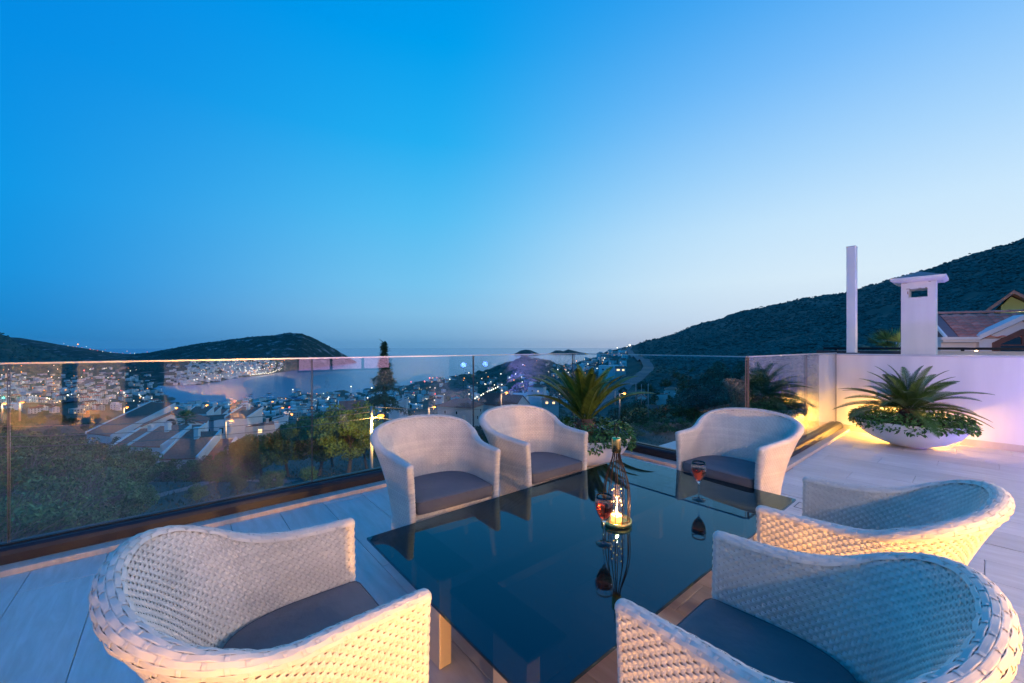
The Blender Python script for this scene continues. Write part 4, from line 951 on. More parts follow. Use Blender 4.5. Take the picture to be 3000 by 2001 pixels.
LM = [(24, 'beside the first glass joint'), (100, 'under the rocky left hill'), (180, 'left of the valley road'), (260, 'beside the valley road'), (340, 'right of the valley road'), (420, 'above the long red roof'), (500, 'above the round window villa'), (570, 'above the fan palm'), (650, 'above the row houses'), (740, 'over the leftmost pine'), (830, 'over the pine crowns'), (914, 'at the second glass joint'), (1000, 'left of the lamp post'), (1075, 'behind the lamp post'), (1135, 'behind the conifer'), (1200, 'right of the conifer'), (1290, 'above the first chair back'), (1387, 'at the third glass joint'), (1445, 'above the brown gable roof'), (1510, 'above the middle chair'), (1570, 'left of the corner palm'), (1640, 'behind the corner palm'), (1710, 'right of the corner palm crown'), (1760, 'above the lantern'), (1820, 'beside the highway'), (1890, 'near the thin poles'), (1960, 'round the stone house'), (2030, 'right of the stone house'), (2110, 'behind the far right chair'), (2180, 'at the glass corner')]
def where(px, Y):
    w_ = min(LM, key=lambda q: abs(q[0] - px))[1]
    return ('near the terrace' if Y < 200 else 'nearby' if Y < 330 else 'halfway to the sea' if Y < 560 else 'far off' if Y < 900 else 'farther still' if Y < 1300 else 'farthest back') + ', ' + w_
placed = []
def place_house(px, Y, me, rot, label, group, land=LAND, s=1.0):
    p = gp(px, Y, .4, land)
    for q in placed:
        if (q - p).length < 13 * s: return None
    placed.append(p); o = link('house', me, None, p, rot); o.scale = (s, s, s)
    tag(o, label, 'house', group); return o
rnd = random.Random(11)
CL = [  # px range, py range, count, size, label, group
 (0, 480, 1108, 1212, 100, .85, 'small white house of the town in the valley left of the bay', 'houses of the left valley town'),
 (230, 480, 1078, 1110, 14, .8, 'tiny white house beside the valley road', 'houses of the left valley town'),
 (690, 1200, 1145, 1235, 84, .75, 'white house of the shore town below the street lamp', 'houses of the near shore town'),
 (1160, 1480, 1112, 1200, 46, .85, 'pale house on the slope above the bay, left of the corner palm', 'houses on the slope above the bay'),
 (1480, 1700, 1092, 1190, 26, .9, 'white house on the wooded slope behind the corner palm', 'houses behind the corner palm'),
 (1600, 1720, 1058, 1085, 14, .9, 'small white house on the flank of the wooded headland', 'houses on the headland'),
 (1700, 1830, 1030, 1085, 30, .95, 'hillside house with lit windows near the highway bend', 'houses by the highway bend'),
]
hobjs = []
for x0, x1, y0, y1, n, s, lab, grp in CL:
    k = 0; tries = 0
    while k < n and tries < n * 8:
        tries += 1; px = rnd.uniform(x0, x1); py = rnd.uniform(y0, y1); Y = hit(px, py, y0=220)
        if not Y or Y > 2300: continue
        mi = rnd.randrange(len(HME)); slope_rot = math.atan2(-(px - 1500), FPX) + rnd.choice([0, PI / 2, PI, -PI / 2]) * (rnd.random() < .5) + rnd.uniform(-.35, .35) + .5
        kf = mi if mi < 14 else (mi - 14) * 3
        lab = '%s %s %s house %s' % ('white' if mi < 14 else 'cream', HINFO[kf][1], HINFO[kf][0], where(px, Y))
        o = place_house(px, Y, HME[mi], slope_rot, lab, grp, s=s * rnd.uniform(.85, 1.15))
        if o: k += 1; hobjs.append((o, px, py))
# the town across the bay: far too many and too small to be told apart
V, F, MI = [], [], []
def tinybox(p, w, d, h, m, a):
    c, s = math.cos(a), math.sin(a); b0 = len(V)
    for z in (-8, h):
        for x, y in ((-w, -d), (w, -d), (w, d), (-w, d)): V.append((p.x + (x * c - y * s) / 2, p.y + (x * s + y * c) / 2, p.z + z))
    F.extend([(b0, b0 + 1, b0 + 5, b0 + 4), (b0 + 1, b0 + 2, b0 + 6, b0 + 5), (b0 + 2, b0 + 3, b0 + 7, b0 + 6), (b0 + 3, b0, b0 + 4, b0 + 7), (b0 + 4, b0 + 5, b0 + 6, b0 + 7)]); MI.extend([m] * 4 + [2 if m == 0 and rnd.random() < .45 else m])
for i in range(500):
    px = rnd.triangular(470, 835, 700); t_ = rnd.random(); yl = np.interp(px, [470, 542, 714, 790, 835], [1142, 1132, 1102, 1092, 1076]); yu = np.interp(px, [470, 560, 700, 790, 840], [1072, 1062, 1056, 1060, 1070])
    Y = hit(px, yl + (yu - yl) * t_ ** 1.2, PEN, 1150, 3000)
    if Y: tinybox(gp(px, Y, 0, PEN), rnd.uniform(9, 20), rnd.uniform(8, 14), rnd.uniform(4, 9), 0 if rnd.random() < .8 else 1, rnd.uniform(0, 3))
for i in range(420):
    px = rnd.uniform(-20, 1230); py = rnd.uniform(1095, 1160) if px < 500 else rnd.uniform(np.interp(px, [500, 1230], [1188, 1135]), 1220); Y = hit(px, py, y0=260)
    if Y and 520 < Y < 2200: tinybox(gp(px, Y), rnd.uniform(7, 14), rnd.uniform(6, 11), rnd.uniform(3, 7), 0 if rnd.random() < .75 else 1, rnd.uniform(0, 3))
tag(link('far_town', mesh_np('far_town', V, F, [M_HW, M_HC, M_ROOF], False, MI)), kind='stuff')

# the nearer villas, each with parts
def villa(name, px, pyb, w, d, h, roof, rz, wall, label, rm=M_ROOF, rh=2.4, wins=(), s=None, Y=None, parapet=False, chim=True, base=8, round_w=False):
    Y = Y or hit(px, pyb) or 120
    zb = py2z(Y, pyb); t = empty(name, ((px - 1500) / FPX * Y, Y, zb), rz, label, 'house')
    b = MB(); b.box(-w / 2, w / 2, -d / 2, d / 2, -base, h)
    if roof == 'gable': b.prism([(-d / 2, h), (d / 2, h), (0, h + rh - .06)], -w / 2 + .01, w / 2 - .01, 0, axis='x')
    if roof == 'gable_y': b.prism([(-w / 2, h), (w / 2, h), (0, h + rh - .06)], -d / 2 + .01, d / 2 - .01, 0)
    if roof == 'shed': b.prism([(-w / 2, h), (w / 2, h), (w / 2, h + rh - .06)], -d / 2 + .01, d / 2 - .01, 0)
    b.build('wall', wall, t)
    rb = MB()
    if roof == 'gable': gable(rb, w, d, h, h + rh, .3 if not parapet else -.01, 0)
    elif roof == 'gable_y':
        for sg in (-1, 1): o = .3; rb.prism([(sg * (w / 2 + o), h - o * rh / (w / 2)), (0, h + rh), (0, h + rh + .2), (sg * (w / 2 + o), h + .2 - o * rh / (w / 2))], -d / 2 - .3 * (not parapet), d / 2 + .3 * (not parapet), 0)
    elif roof == 'shed': rb.prism([(-w / 2 - .2, h - .03), (w / 2 + .2, h + rh), (w / 2 + .2, h + rh + .2), (-w / 2 - .2, h + .17)], -d / 2 + .2, d / 2 - .2)
    elif roof == 'hip':
        o = .5; rb.add([(-w / 2 - o, -d / 2 - o, h + .002), (w / 2 + o, -d / 2 - o, h + .002), (w / 2 + o, d / 2 + o, h + .002), (-w / 2 - o, d / 2 + o, h + .002), (-w / 2 + d * .45, 0, h + rh), (w / 2 - d * .45, 0, h + rh)], [(0, 1, 5, 4), (1, 2, 5), (2, 3, 4, 5), (3, 0, 4), (3, 2, 1, 0)])
    else: rb.box(-w / 2 + .2, w / 2 - .2, -d / 2 + .2, d / 2 - .2, h + .002, h + .1)
    rb.build('roof', rm, t)
    if parapet:
        for sg in (-1, 1):
            pb = MB()
            if roof == 'gable': pb.prism([(-d / 2 - .1, h - .1), (0, h + rh), (d / 2 + .1, h - .1), (d / 2 + .1, h + .55), (0, h + rh + .65), (-d / 2 - .1, h + .55)], sg * (w / 2) - .2, sg * (w / 2) + .2, 0, axis='x')
            elif roof == 'gable_y': pb.prism([(-w / 2 - .1, h - .1), (0, h + rh), (w / 2 + .1, h - .1), (w / 2 + .1, h + .55), (0, h + rh + .65), (-w / 2 - .1, h + .55)], sg * (d / 2) - .2, sg * (d / 2) + .2, 0)
            elif roof == 'shed': pb.prism([(-w / 2 - .3, h - .4), (w / 2 + .25, h + rh - .3), (w / 2 + .25, h + rh + .55), (-w / 2 - .3, h + .5)], sg * (d / 2) - .18, sg * (d / 2) + .18, 0)
            else: pb.box(-w / 2, w / 2, sg * (d / 2 - .1) - .1, sg * (d / 2 - .1) + .1, h, h + .8)
            pb.build('parapet', wall, t)
    if chim: cb = MB(); cb.box(w * .2, w * .2 + .8, -.4, .4, h - .3, h + rh + 1.3); cb.box(w * .2 - .12, w * .2 + .92, -.52, .52, h + rh + 1.3, h + rh + 1.45); cb.build('chimney', wall, t)
    for side, u, z, ww, hh, lit in wins:
        f = MB(); g = MB(); fr = .09
        def put(mb, a0, a1, z0, z1, p0, p1):
            if side == 'f': mb.box(a0, a1, -d / 2 - p1, -d / 2 - p0, z0, z1)
            elif side == 'l': mb.box(-w / 2 - p1, -w / 2 - p0, a0, a1, z0, z1)
            else: mb.box(w / 2 + p0, w / 2 + p1, a0, a1, z0, z1)
        put(f, u - ww / 2, u - ww / 2 + fr, z, z + hh, .0, .07); put(f, u + ww / 2 - fr, u + ww / 2, z, z + hh, .0, .07); put(f, u - ww / 2 + fr, u + ww / 2 - fr, z, z + fr, .0, .07); put(f, u - ww / 2 + fr, u + ww / 2 - fr, z + hh - fr, z + hh, .0, .07)
        fo = f.build('window', M_WHITE if wall is not M_HW else M_HC, t); put(g, u - ww / 2 + fr, u + ww / 2 - fr, z + fr, z + hh - fr, .002, .03); g.build('pane', [M_WIN, M_LIT, M_LITW][lit], fo)
    if round_w:
        g = MB(); n = 20; g.loft([[(1.2 * math.cos(2 * PI * k / n) * q, -d / 2 - y, h + rh * .30 + 1.2 * math.sin(2 * PI * k / n) * q) for k in range(n)] for q, y in ((1.15, 0), (1.15, .1), (1, .1), (.98, .04))]); fo = g.build('window', M_HC, t)
        g = MB(); g.loft([[(1.15 * math.cos(2 * PI * k / n), -d / 2 - y, h + rh * .30 + 1.15 * math.sin(2 * PI * k / n)) for k in range(n)] for y in (.02, .09)]); g.build('pane', M_WIN, fo)
    return t
AZ = lambda px: -math.atan2(px - 1500, FPX)
villa('villa_house', 512, 1300, 15, 11, 6.0, 'gable_y', AZ(512) - .15, M_HW, 'large white villa with round gable window and lit ground floor', rh=3.6, Y=118, round_w=True, base=14,
      wins=[('f', -3.4, .5, 1.0, 2.2, 1), ('f', -.9, .3, 2.4, 2.4, 1), ('f', 2.6, .3, 1.6, 2.4, 1), ('f', 5.4, 2.2, 1.4, 2.2, 0), ('f', -5.6, 3.6, 1, 1.2, 0)])
villa('villa_house', 388, 1292, 16, 13, 3.6, 'shed', AZ(388) + .45, M_HW, 'white villa with one long sloping dark red roof, left of the round window villa', rh=7.2, Y=126, parapet=True, rm=M_ROOF, base=14, chim=False)
villa('villa_house', 420, 1342, 9, 8, 3.0, 'shed', AZ(420) + .95, M_HW, 'low white villa with small red pitched roof below the long red roof', rh=2.8, Y=92, parapet=True, base=12, wins=[('f', 0, .8, 1, 1.2, 0)])
villa('villa_house', 470, 1372, 6.4, 7, 5.2, 'shed', AZ(470) + .80, M_HW, 'narrow tall white villa with an upright white chimney and small square window', rh=2.6, Y=82, parapet=True, base=12, wins=[('f', 1.2, 1.2, .9, 1.1, 1), ('l', 0, 1.4, .9, 1.1, 0)])
villa('villa_house', 522, 1372, 5.4, 7, 6.2, 'shed', AZ(522) + .95, M_HW, 'white terrace villa with round satellite emblem on its wall', rh=2.2, Y=84, parapet=True, base=12, chim=False, wins=[('f', 0, 3.0, .9, 1.1, 0), ('f', 0, .6, .9, 1.1, 1), ('l', 1, 2.4, .9, 1.1, 0)])
villa('villa_house', 560, 1384, 7.5, 6.5, 3.6, 'shed', AZ(560) + 1.05, M_HW, 'front white villa with steep red tiled roof between white gable walls', rh=3.4, Y=78, parapet=True, base=12, wins=[('f', 0, .8, .9, 1.1, 0), ('l', 0, .8, .9, 1.1, 0)])
villa('villa_house', 612, 1392, 6.5, 6.5, 3.0, 'shed', AZ(612) + 1.05, M_HW, 'small white villa with red tiled roof half hidden by the shrubs', rh=3.2, Y=79, parapet=True, base=12, chim=False)
villa('villa_house', 606, 1272, 11, 8, 5.0, 'gable', AZ(606) - .1, M_HG, 'lilac grey block house with brown roof behind the palm', rh=1.1, rm=M_ROOFD, Y=135, base=14, chim=False, wins=[('f', 1.0, 1.2, .7, 1.2, 0)])
villa('villa_house', 652, 1268, 4.6, 7, 4.8, 'shed', AZ(652), M_HW, 'narrow white house with porch roof beside the lilac grey block', rh=.6, rm=M_ROOFD, Y=133, base=14, chim=False, wins=[('f', -.3, .3, 1.2, 2, 0), ('f', 1.4, 2.6, .6, .7, 0)])
for i in range(6):
    villa('villa_house', 588 + i * 22, 1236 + i * 3, 4.2, 10, 4.4 + (i % 2) * .5, 'shed', AZ(600) + .85, M_HW, ['first', 'second', 'third', 'fourth', 'fifth', 'sixth'][i] + ' white row house from the left behind the lilac grey block, red sloped roof', rh=2.4, Y=192 + i * 5, parapet=True, base=14, chim=(i % 2 == 0))
villa('villa_house', 716, 1262, 6, 8, 4.6, 'shed', AZ(716) + .8, M_HW, 'white end house with dark red lean-to roof left of the big pine', rh=2.4, Y=128, parapet=True, base=14, wins=[('f', 0, 1, 1, 1.3, 0)])
villa('villa_house', 762, 1272, 8, 7, 3.2, 'flat', AZ(762), M_HC, 'flat grey roofed house behind the left panel joint pine', rh=.3, rm=M_ROOFD, Y=128, base=14, wins=[('f', 0, 1, 1.2, 1.3, 1)])
villa('villa_house', 822, 1268, 5, 6, 5.0, 'shed', AZ(822), M_HW, 'slim white tower house above the pine crowns', rh=1.4, Y=150, parapet=True, base=14)
villa('villa_house', 1046, 1222, 15, 9, 3.6, 'gable', AZ(1046) + .05, M_HW, 'white house with bright red roof split by white party walls, left of the street lamp', rh=3.6, Y=175, parapet=True, base=16, wins=[('f', -2, .6, 1, 1.2, 0)])
villa('villa_house', 1168, 1232, 7, 8, 6.5, 'shed', AZ(1168) - .1, M_HW, 'stepped white house right of the street lamp and dark conifer', rh=2.6, Y=165, parapet=True, base=16, chim=True)
villa('villa_house', 1350, 1236, 14, 10, 6.2, 'hip', AZ(1350) - .5, M_HC, 'two storey pale house with low red hip roof left of the glass joint', rh=2.6, Y=150, base=14, chim=False, wins=[('f', -3.8, 3.6, .9, 1.3, 0), ('f', 1, 3.6, .9, 1.3, 0), ('r', 0, 1.4, 1.0, 1.4, 0), ('r', 2.5, 3.8, 1, 1.3, 0), ('f', 4, .8, 1, 1.3, 1)])
villa('villa_house', 1475, 1226, 17, 11, 6.0, 'gable', AZ(1475) - .55, M_HC, 'big pale house with broad brown gable roof behind the middle chair', rh=3.6, Y=158, rm=M_ROOFD, base=14, chim=True, wins=[('l', 0, 4.6, .8, .9, 0), ('l', 3, 3.8, .8, 1, 0), ('f', -5, 1, 1, 1.3, 0), ('f', 0, 1.2, 1.3, 1.3, 0), ('f', 4, 1.2, 1.3, 1.3, 1)])
villa('villa_house', 1574, 1150, 13, 9, 5.0, 'hip', AZ(1574) - .3, M_HW, 'white villa with red hip roof left of the corner palm fronds', rh=2.2, Y=330, base=14, wins=[('f', -3, 1, 1.2, 1.3, 0), ('f', 2, 1, 1.2, 1.3, 1)])
villa('villa_house', 1522, 1178, 10, 8, 4.0, 'gable', AZ(1522) - .2, M_HW, 'low white house with pale roof right of the brown gable house', rh=1.6, rm=M_HC, Y=250, base=14, wins=[('f', 0, 1, 1.2, 1.3, 0)])
villa('villa_house', 1612, 1184, 10, 7, 3.0, 'hip', AZ(1612), M_HC, 'small lit house just behind the left palm fronds', rh=1.4, Y=240, base=14, wins=[('f', -2, .6, 1.6, 1.4, 1), ('f', 2, .6, 1.6, 1.4, 1)])
villa('villa_house', 1880, 1188, 5, 6, 5.0, 'gable_y', AZ(1880), M_HC, 'narrow pinkish house beside the power poles', rh=1.6, Y=232, base=14)
villa('villa_house', 1912, 1218, 8, 6, 4.0, 'gable', AZ(1912), mat('ochre_stone', (.42, .27, .18), .9, var=.2, scale=1.5), 'ochre stone hut lit by a lamp below the far hill', rh=1.6, rm=M_ROOFD, Y=205, base=14, chim=False)
villa('villa_house', 1968, 1156, 8, 7, 3.4, 'hip', AZ(1968), M_HC, 'stone house with red hip roof among the trees at right', rh=1.6, Y=255, base=14, chim=False, wins=[('f', -1.5, 1, .8, 1.2, 0), ('f', 1.5, 1, .8, 1.2, 0)])
villa('villa_house', 1938, 1164, 7, 6, 1.6, 'shed', AZ(1938), M_HC, 'low annex with white chimney left of the stone house', rh=.8, Y=250, base=14)
villa('villa_house', 1997, 1160, 9, 6, 2.0, 'shed', AZ(1997), M_HW, 'low white shed roof house right of the stone house', rh=.8, rm=M_HW, Y=252, base=14, chim=False)
villa('villa_house', 1786, 1086, 30, 12, 7, 'flat', AZ(1786), M_HW, 'wide white building with pale terraces below the highway', rh=.4, rm=M_HW, Y=560, base=18, chim=False, wins=[('f', -9, 1, 2.5, 2, 0), ('f', -3, 1, 2.5, 2, 0), ('f', 3, 4, 2.5, 2, 0), ('f', 9, 1, 2.5, 2, 1)])
villa('villa_house', 1818, 1088, 14, 10, 5, 'gable', AZ(1818), M_HC, 'roadside house glowing orange beside the highway', rh=2, Y=545, base=18, chim=False, wins=[('f', -3, 1, 4, 2.4, 1), ('f', 3.5, 1, 3, 2.4, 1)])

# ------------------------------------------------------------------ trees
M_PINE = mat('pine_needles', (.13, .20, .045), .8, island=.4, objrand=.12)
M_LEAF = mat('olive_leaves', (.10, .19, .06), .7, island=.55, objrand=.2)
M_DARK = mat('dark_leaves', (.045, .11, .06), .8, island=.4, objrand=.2)
M_BARK = mat('bark', (.10, .075, .055), .9, var=.3, scale=6)
M_TWIG = mat('dry_twigs', (.20, .18, .14), .9, island=.3)
def leafcloud(r, clumps, per, leaf, rx, rz, seed, flat=.75, hollow=.35, cz=0., crmin=.22, crmax=.42):
    """leaf faces gathered in clumps through an uneven crown volume"""
    g = np.random.RandomState(seed); V = []; C = []
    for i in range(clumps):
        d = g.normal(size=3); d /= np.linalg.norm(d); q = hollow + (1 - hollow) * g.rand() ** .6
        c = np.array([d[0] * rx * q, d[1] * rx * q, d[2] * rz * q + cz]); C.append((c, g.uniform(crmin, crmax) * rx))
    n = clumps * per; idx = np.repeat(np.arange(clumps), per)
    cc = np.array([c for c, _ in C])[idx]; rr = np.array([r_ for _, r_ in C])[idx]
    d = g.normal(size=(n, 3)); d /= np.linalg.norm(d, axis=1, keepdims=True); p = cc + d * (rr * (.55 + .45 * g.rand(n) ** .5))[:, None] * np.array([1, 1, flat])
    a = d + g.normal(size=(n, 3)) * .55; a /= np.linalg.norm(a, axis=1, keepdims=True); t = np.cross(a, g.normal(size=(n, 3))); t /= np.linalg.norm(t, axis=1, keepdims=True); u = np.cross(a, t)
    L_ = leaf * g.uniform(.6, 1.3, n)[:, None]; W = L_ * .45
    V = np.stack([p - t * L_, p + u * W, p + t * L_, p - u * W], 1).reshape(-1, 3); F = np.arange(4 * n).reshape(-1, 4); return V, F
def trunk_mesh(h, r, spread, seed, limbs=6):
    rr = random.Random(seed); b = MB(); top = Vector((rr.uniform(-.1, .1) * h, rr.uniform(-.1, .1) * h, h)); mid = top * .5 + Vector((rr.uniform(-.08, .08) * h, rr.uniform(-.08, .08) * h, 0))
    b.tube([(0, 0, -1.2), (0, 0, 0), mid, top], [r * 1.3, r, r * .75, r * .5], 7)
    for i in range(limbs):
        a = 2 * PI * i / limbs + rr.uniform(-.4, .4); s = mid.lerp(top, rr.uniform(.2, 1)); e = s + Vector((math.cos(a) * spread * rr.uniform(.5, .9), math.sin(a) * spread * rr.uniform(.5, .9), spread * rr.uniform(.3, .8)))
        b.tube([s, s.lerp(e, .5) + Vector((0, 0, spread * .08)), e], [r * .45, r * .3, r * .12], 5)
    return b.mesh('trunk', M_BARK)
def twigs(rx, rz, n, seed, cz=0, r=.02):
    rr = random.Random(seed); b = MB()
    for i in range(n):
        a = rr.uniform(0, 2 * PI); e = rr.uniform(-.2, 1.2); s = Vector((rr.uniform(-.3, .3) * rx, rr.uniform(-.3, .3) * rx, cz - rz * .5)); q = rr.uniform(.75, 1.1)
        t_ = Vector((math.cos(a) * math.cos(e) * rx * q, math.sin(a) * math.cos(e) * rx * q, cz + math.sin(e) * rz * q)); m = s.lerp(t_, .5) + Vector((rr.uniform(-.2, .2), rr.uniform(-.2, .2), rr.uniform(.0, .25))) * rx
        b.tube([s, m, t_], [r, r * .6, r * .25], 3, sm=False, cap=False)
    return b.mesh('twigs', M_TWIG)
def tree_kind(name, crown, trunk, tw=None):
    return dict(name=name, crown=crown, trunk=trunk, tw=tw)
def CR(V, F, m): return mesh_np('crown', V, F, m)
K = {}
K['pine'] = [tree_kind('pine_tree', CR(*leafcloud(3.4, 44, 340, .15, 3.3, 2.3, 40 + i, .8, .45, 4.6, .2, .36), M_PINE), trunk_mesh(4.2, .22, 2.6, 50 + i)) for i in range(3)]
K['bush'] = [tree_kind('olive_tree', CR(*leafcloud(2, 26, 260, .10, 1.9, 1.5, 60 + i, .9, .3, 2.3, .22, .4), M_LEAF), trunk_mesh(1.8, .11, 1.3, 70 + i)) for i in range(3)]
K['scrub'] = [tree_kind('thorny_shrub', CR(*leafcloud(2, 48, 130, .105, 2.5, 1.6, 80 + i, .8, .35, 1.6, .10, .25), M_LEAF), trunk_mesh(1.2, .08, 1.2, 90 + i, 8), twigs(2.6, 1.95, 170, 95 + i, 1.5, .026)) for i in range(3)]
K['dark'] = [tree_kind('evergreen_tree', CR(*leafcloud(3, 40, 200, .17, 3.0, 2.8, 110 + i, .9, .35, 3.8, .2, .38), M_DARK), trunk_mesh(3.2, .2, 2.2, 120 + i)) for i in range(3)]
K['far'] = [tree_kind('hillside_tree', CR(*leafcloud(3, 20, 42, .42, 3.0, 2.5, 130 + i, .9, .4, 3.0, .25, .45), M_DARK), trunk_mesh(2.2, .2, 2, 140 + i, 3)) for i in range(4)]
def tree(kind, px, py, s, label, group=None, Y=None, i=None, rz=None, sz=1.):
    Y = Y or hit(px, py)
    if not Y: return
    k = K[kind][(i if i is not None else rnd.randrange(99)) % len(K[kind])]; p = gp(px, Y, -.1)
    t = empty(k['name'], p, rz if rz is not None else rnd.uniform(0, 6.28), label, 'tree' if kind != 'scrub' else 'shrub', group); t.scale = (s, s, s * sz)
    tag(link('crown', k['crown'], t), kind='stuff'); link('trunk', k['trunk'], t)
    if k['tw']: tag(link('twigs', k['tw'], t), kind='stuff')
    return t
def treeY(kind, px, Y, s, label, **k): return tree(kind, px, None, s, label, Y=Y, **k)
# pines behind the lamp post
for px, Y, s, lab in ((1020, 44, 1.12, 'green pine nearest the lamp post, lit by the lamp'), (935, 47, 1.05, 'middle pine of the group left of the lamp post'), (845, 50, .95, 'third pine from the lamp post, round green crown'), (770, 54, .85, 'pine left of the panel joint, dull green'), (1075, 52, .85, 'dark pine just behind the lamp post'), (700, 60, .8, 'leftmost pine of the group, beside the shrubs'), (975, 60, 1.0, 'tall dark pine behind the lit pine group')):
    treeY('pine', px, Y, s, lab, group='pines left of the lamp post')
for px, py, s, lab in ((398, 1520, .62, 'small round garden tree at lower left by the path'), (577, 1474, .42, 'little bush tree between the path and the railing'), (698, 1446, .42, 'slim young garden tree beside the curved path'), (795, 1452, .62, 'small bushy garden tree left of the panel joint'), (905, 1420, .5, 'small garden tree under the pines')):
    tree('bush', px, py, s, lab, group='young garden trees')
n = 0
places = ['at the left frame edge', 'left of the villas', 'below the villas', 'beside the garden path', 'near the first glass joint', 'behind the left chair']
for i, (px, Y, s) in enumerate([(-60, 17, 1.1), (40, 19, 1.15), (130, 21, 1.1), (215, 24, 1.15), (20, 26, 1.3), (110, 29, 1.35), (200, 31, 1.3), (290, 34, 1.2), (330, 28, .8), (260, 20, .7), (-20, 38, 1.6), (90, 42, 1.6), (190, 46, 1.6), (290, 48, 1.5), (370, 42, 1.2), (340, 56, 1.4), (410, 54, 1.2), (250, 62, 1.6), (120, 60, 1.8), (0, 58, 1.8), (160, 17, .8), (70, 14, .8), (310, 23, .6)]):
    treeY('scrub', px, Y, s, '%s thorny shrub %s of the thicket, %s' % ('low' if s < 1 else 'broad' if s > 1.4 else 'tangled', 'in front' if Y < 22 else 'in the middle rows' if Y < 36 else 'in the rear rows', ['at the very left edge', 'right of the first glass joint', 'under the white houses', 'below the long red roof', 'by the garden path'][min(4, max(0, int((px + 60) / 95)))] ), group='thicket in the left glass panels')
for px, Y, s, lab in ((640, 52, 1.0, 'dark shrub under the villas, centre of the left panels'), (565, 50, .9, 'low dark shrub left of the central one'), (720, 56, 1.1, 'dark shrub beneath the leftmost pine'), (490, 60, 1.0, 'dark shrub in front of the tall white villa wall'), (600, 66, 1.2, 'shrub hiding the red roofed front villa'), (680, 72, 1.3, 'brownish shrub right of the front villa'), (760, 78, 1.3, 'shrub between villa and pines'), (660, 46, .7, 'low grey green shrub beside the path')):
    treeY('scrub', px, Y, s, lab, group='shrubs below the villas')
# trees among and behind the houses
zones = [(-60, 480, 90, 500, 70, .9, 1.3, 'dark tree among the white houses of the left valley'), (560, 1180, 160, 700, 72, .8, 1.2, 'dark tree among the houses of the shore town'), (1150, 1500, 90, 700, 60, .8, 1.3, 'dark tree on the slope behind the left and middle chairs'), (1450, 1760, 110, 800, 66, .9, 1.5, 'dark tree on the slope behind the corner palm'), (1800, 2200, 90, 420, 88, 1.0, 1.6, 'dark tree of the wooded slope seen through the middle glass')]
for x0, x1, Y0, Y1, n, s0, s1, lab in zones:
    for i in range(n):
        px = rnd.uniform(x0, x1); Y = math.exp(rnd.uniform(math.log(Y0), math.log(Y1))); p = gp(px, Y)
        if any((q - p).length < 8 for q in placed): continue
        if x0 >= 1800 and Y < 110 and px < 2050: continue
        sc_ = rnd.uniform(s0, s1); treeY('far' if Y > 130 else 'dark', px, Y, sc_ * (1.0 if Y > 130 else .8), '%s dark %s tree %s' % ('big' if sc_ > s0 + (s1 - s0) * .66 else 'middling' if sc_ > s0 + (s1 - s0) * .33 else 'small', 'round' if i % 3 else 'uneven', where(px, Y) + (', ' + {-60: 'left valley', 560: 'shore side', 1150: 'mid slope', 1450: 'palm side', 1800: 'wood edge'}[x0])), group=lab.replace('dark tree', 'trees'))
for px, Y, s, lab in ((2085, 88, 1.9, 'broad dark tree at right behind the far glass panel'), (2150, 80, 1.9, 'wide bare-branched dark tree beside the glass corner'), (2030, 100, 1.6, 'round dark tree left of the broad tree'), (2190, 96, 1.9, 'tall dark tree seen at the glass corner'), (2250, 85, 1.8, 'dark tree right of the glass corner')):
    treeY('dark', px, Y, s, lab)
for px, Y, s, lab in ((1925, 76, .9, 'green shrub at the edge of the dry field'), (1990, 72, .9, 'shrub behind the dry field, centre'), (1850, 74, .9, 'shrub behind the corner bowl'), (2050, 70, .8, 'low shrub before the broad dark tree'), (1790, 70, .9, 'shrub below the ochre hut'), (1740, 66, .9, 'shrub under the palm fronds')):
    treeY('scrub', px, Y, s, lab, group='shrubs above the dry field')

# the tall dark conifer
def conifer(px, pyt, Y, pyb, label):
    z0 = gp(px, Y).z; zt = py2z(Y, pyt); h = zt - z0; t = empty('conifer', gp(px, Y), 0, label, 'tree')
    b = MB(); b.tube([(0, 0, -1), (.1, 0, h * .4), (-.1, 0, h * .8), (.1, 0, h - .3)], [.28, .2, .09, .03], 7); b.build('trunk', M_BARK, t)
    g = np.random.RandomState(3); V = []; F = []
    for k in range(120):
        f = g.rand() ** .8; z = h * (.38 + .61 * f); rad = 4.6 * (1 - f) ** 1.9 + .16; a = g.uniform(0, 2 * PI); L_ = rad * g.uniform(.45, 1.5)
        m = 26 if f < .8 else 14
        q = np.linspace(.1, 1, m); px_ = np.stack([np.cos(a) * q * L_, np.sin(a) * q * L_, z + q * L_ * .22 - (q ** 2) * L_ * .5], 1)
        for p in px_:
            for _ in range(4):
                d = g.normal(size=3) * .16 + np.array([0, 0, -.10]); p0 = p + g.normal(size=3) * .09; u = np.cross(d, g.normal(size=3)); u = u / np.linalg.norm(u) * .05; b0 = len(V); V += [p0 - u, p0 + u, p0 + d * 1.6 + u * .4, p0 + d * 1.6 - u * .4]; F.append((b0, b0 + 1, b0 + 2, b0 + 3))
    for k in range(260):
        z = h * g.uniform(.86, 1.0); r_ = .18 * (1.03 - z / h) / .17 + .05; a = g.uniform(0, 6.28); p0 = np.array([np.cos(a) * r_ * .6 + .1, np.sin(a) * r_ * .6, z]); d = np.array([np.cos(a) * .2, np.sin(a) * .2, -.12]); u = np.cross(d, g.normal(size=3)); u = u / np.linalg.norm(u) * .06; b0 = len(V); V += [p0 - u, p0 + u, p0 + d * 1.5 + u * .4, p0 + d * 1.5 - u * .4]; F.append((b0, b0 + 1, b0 + 2, b0 + 3))
    tag(link('crown', mesh_np('crown', V, F, M_DARK), t), kind='stuff')
conifer(1126, 999, 62, 1215, 'tall thin dark conifer rising above the railing behind the street lamp')
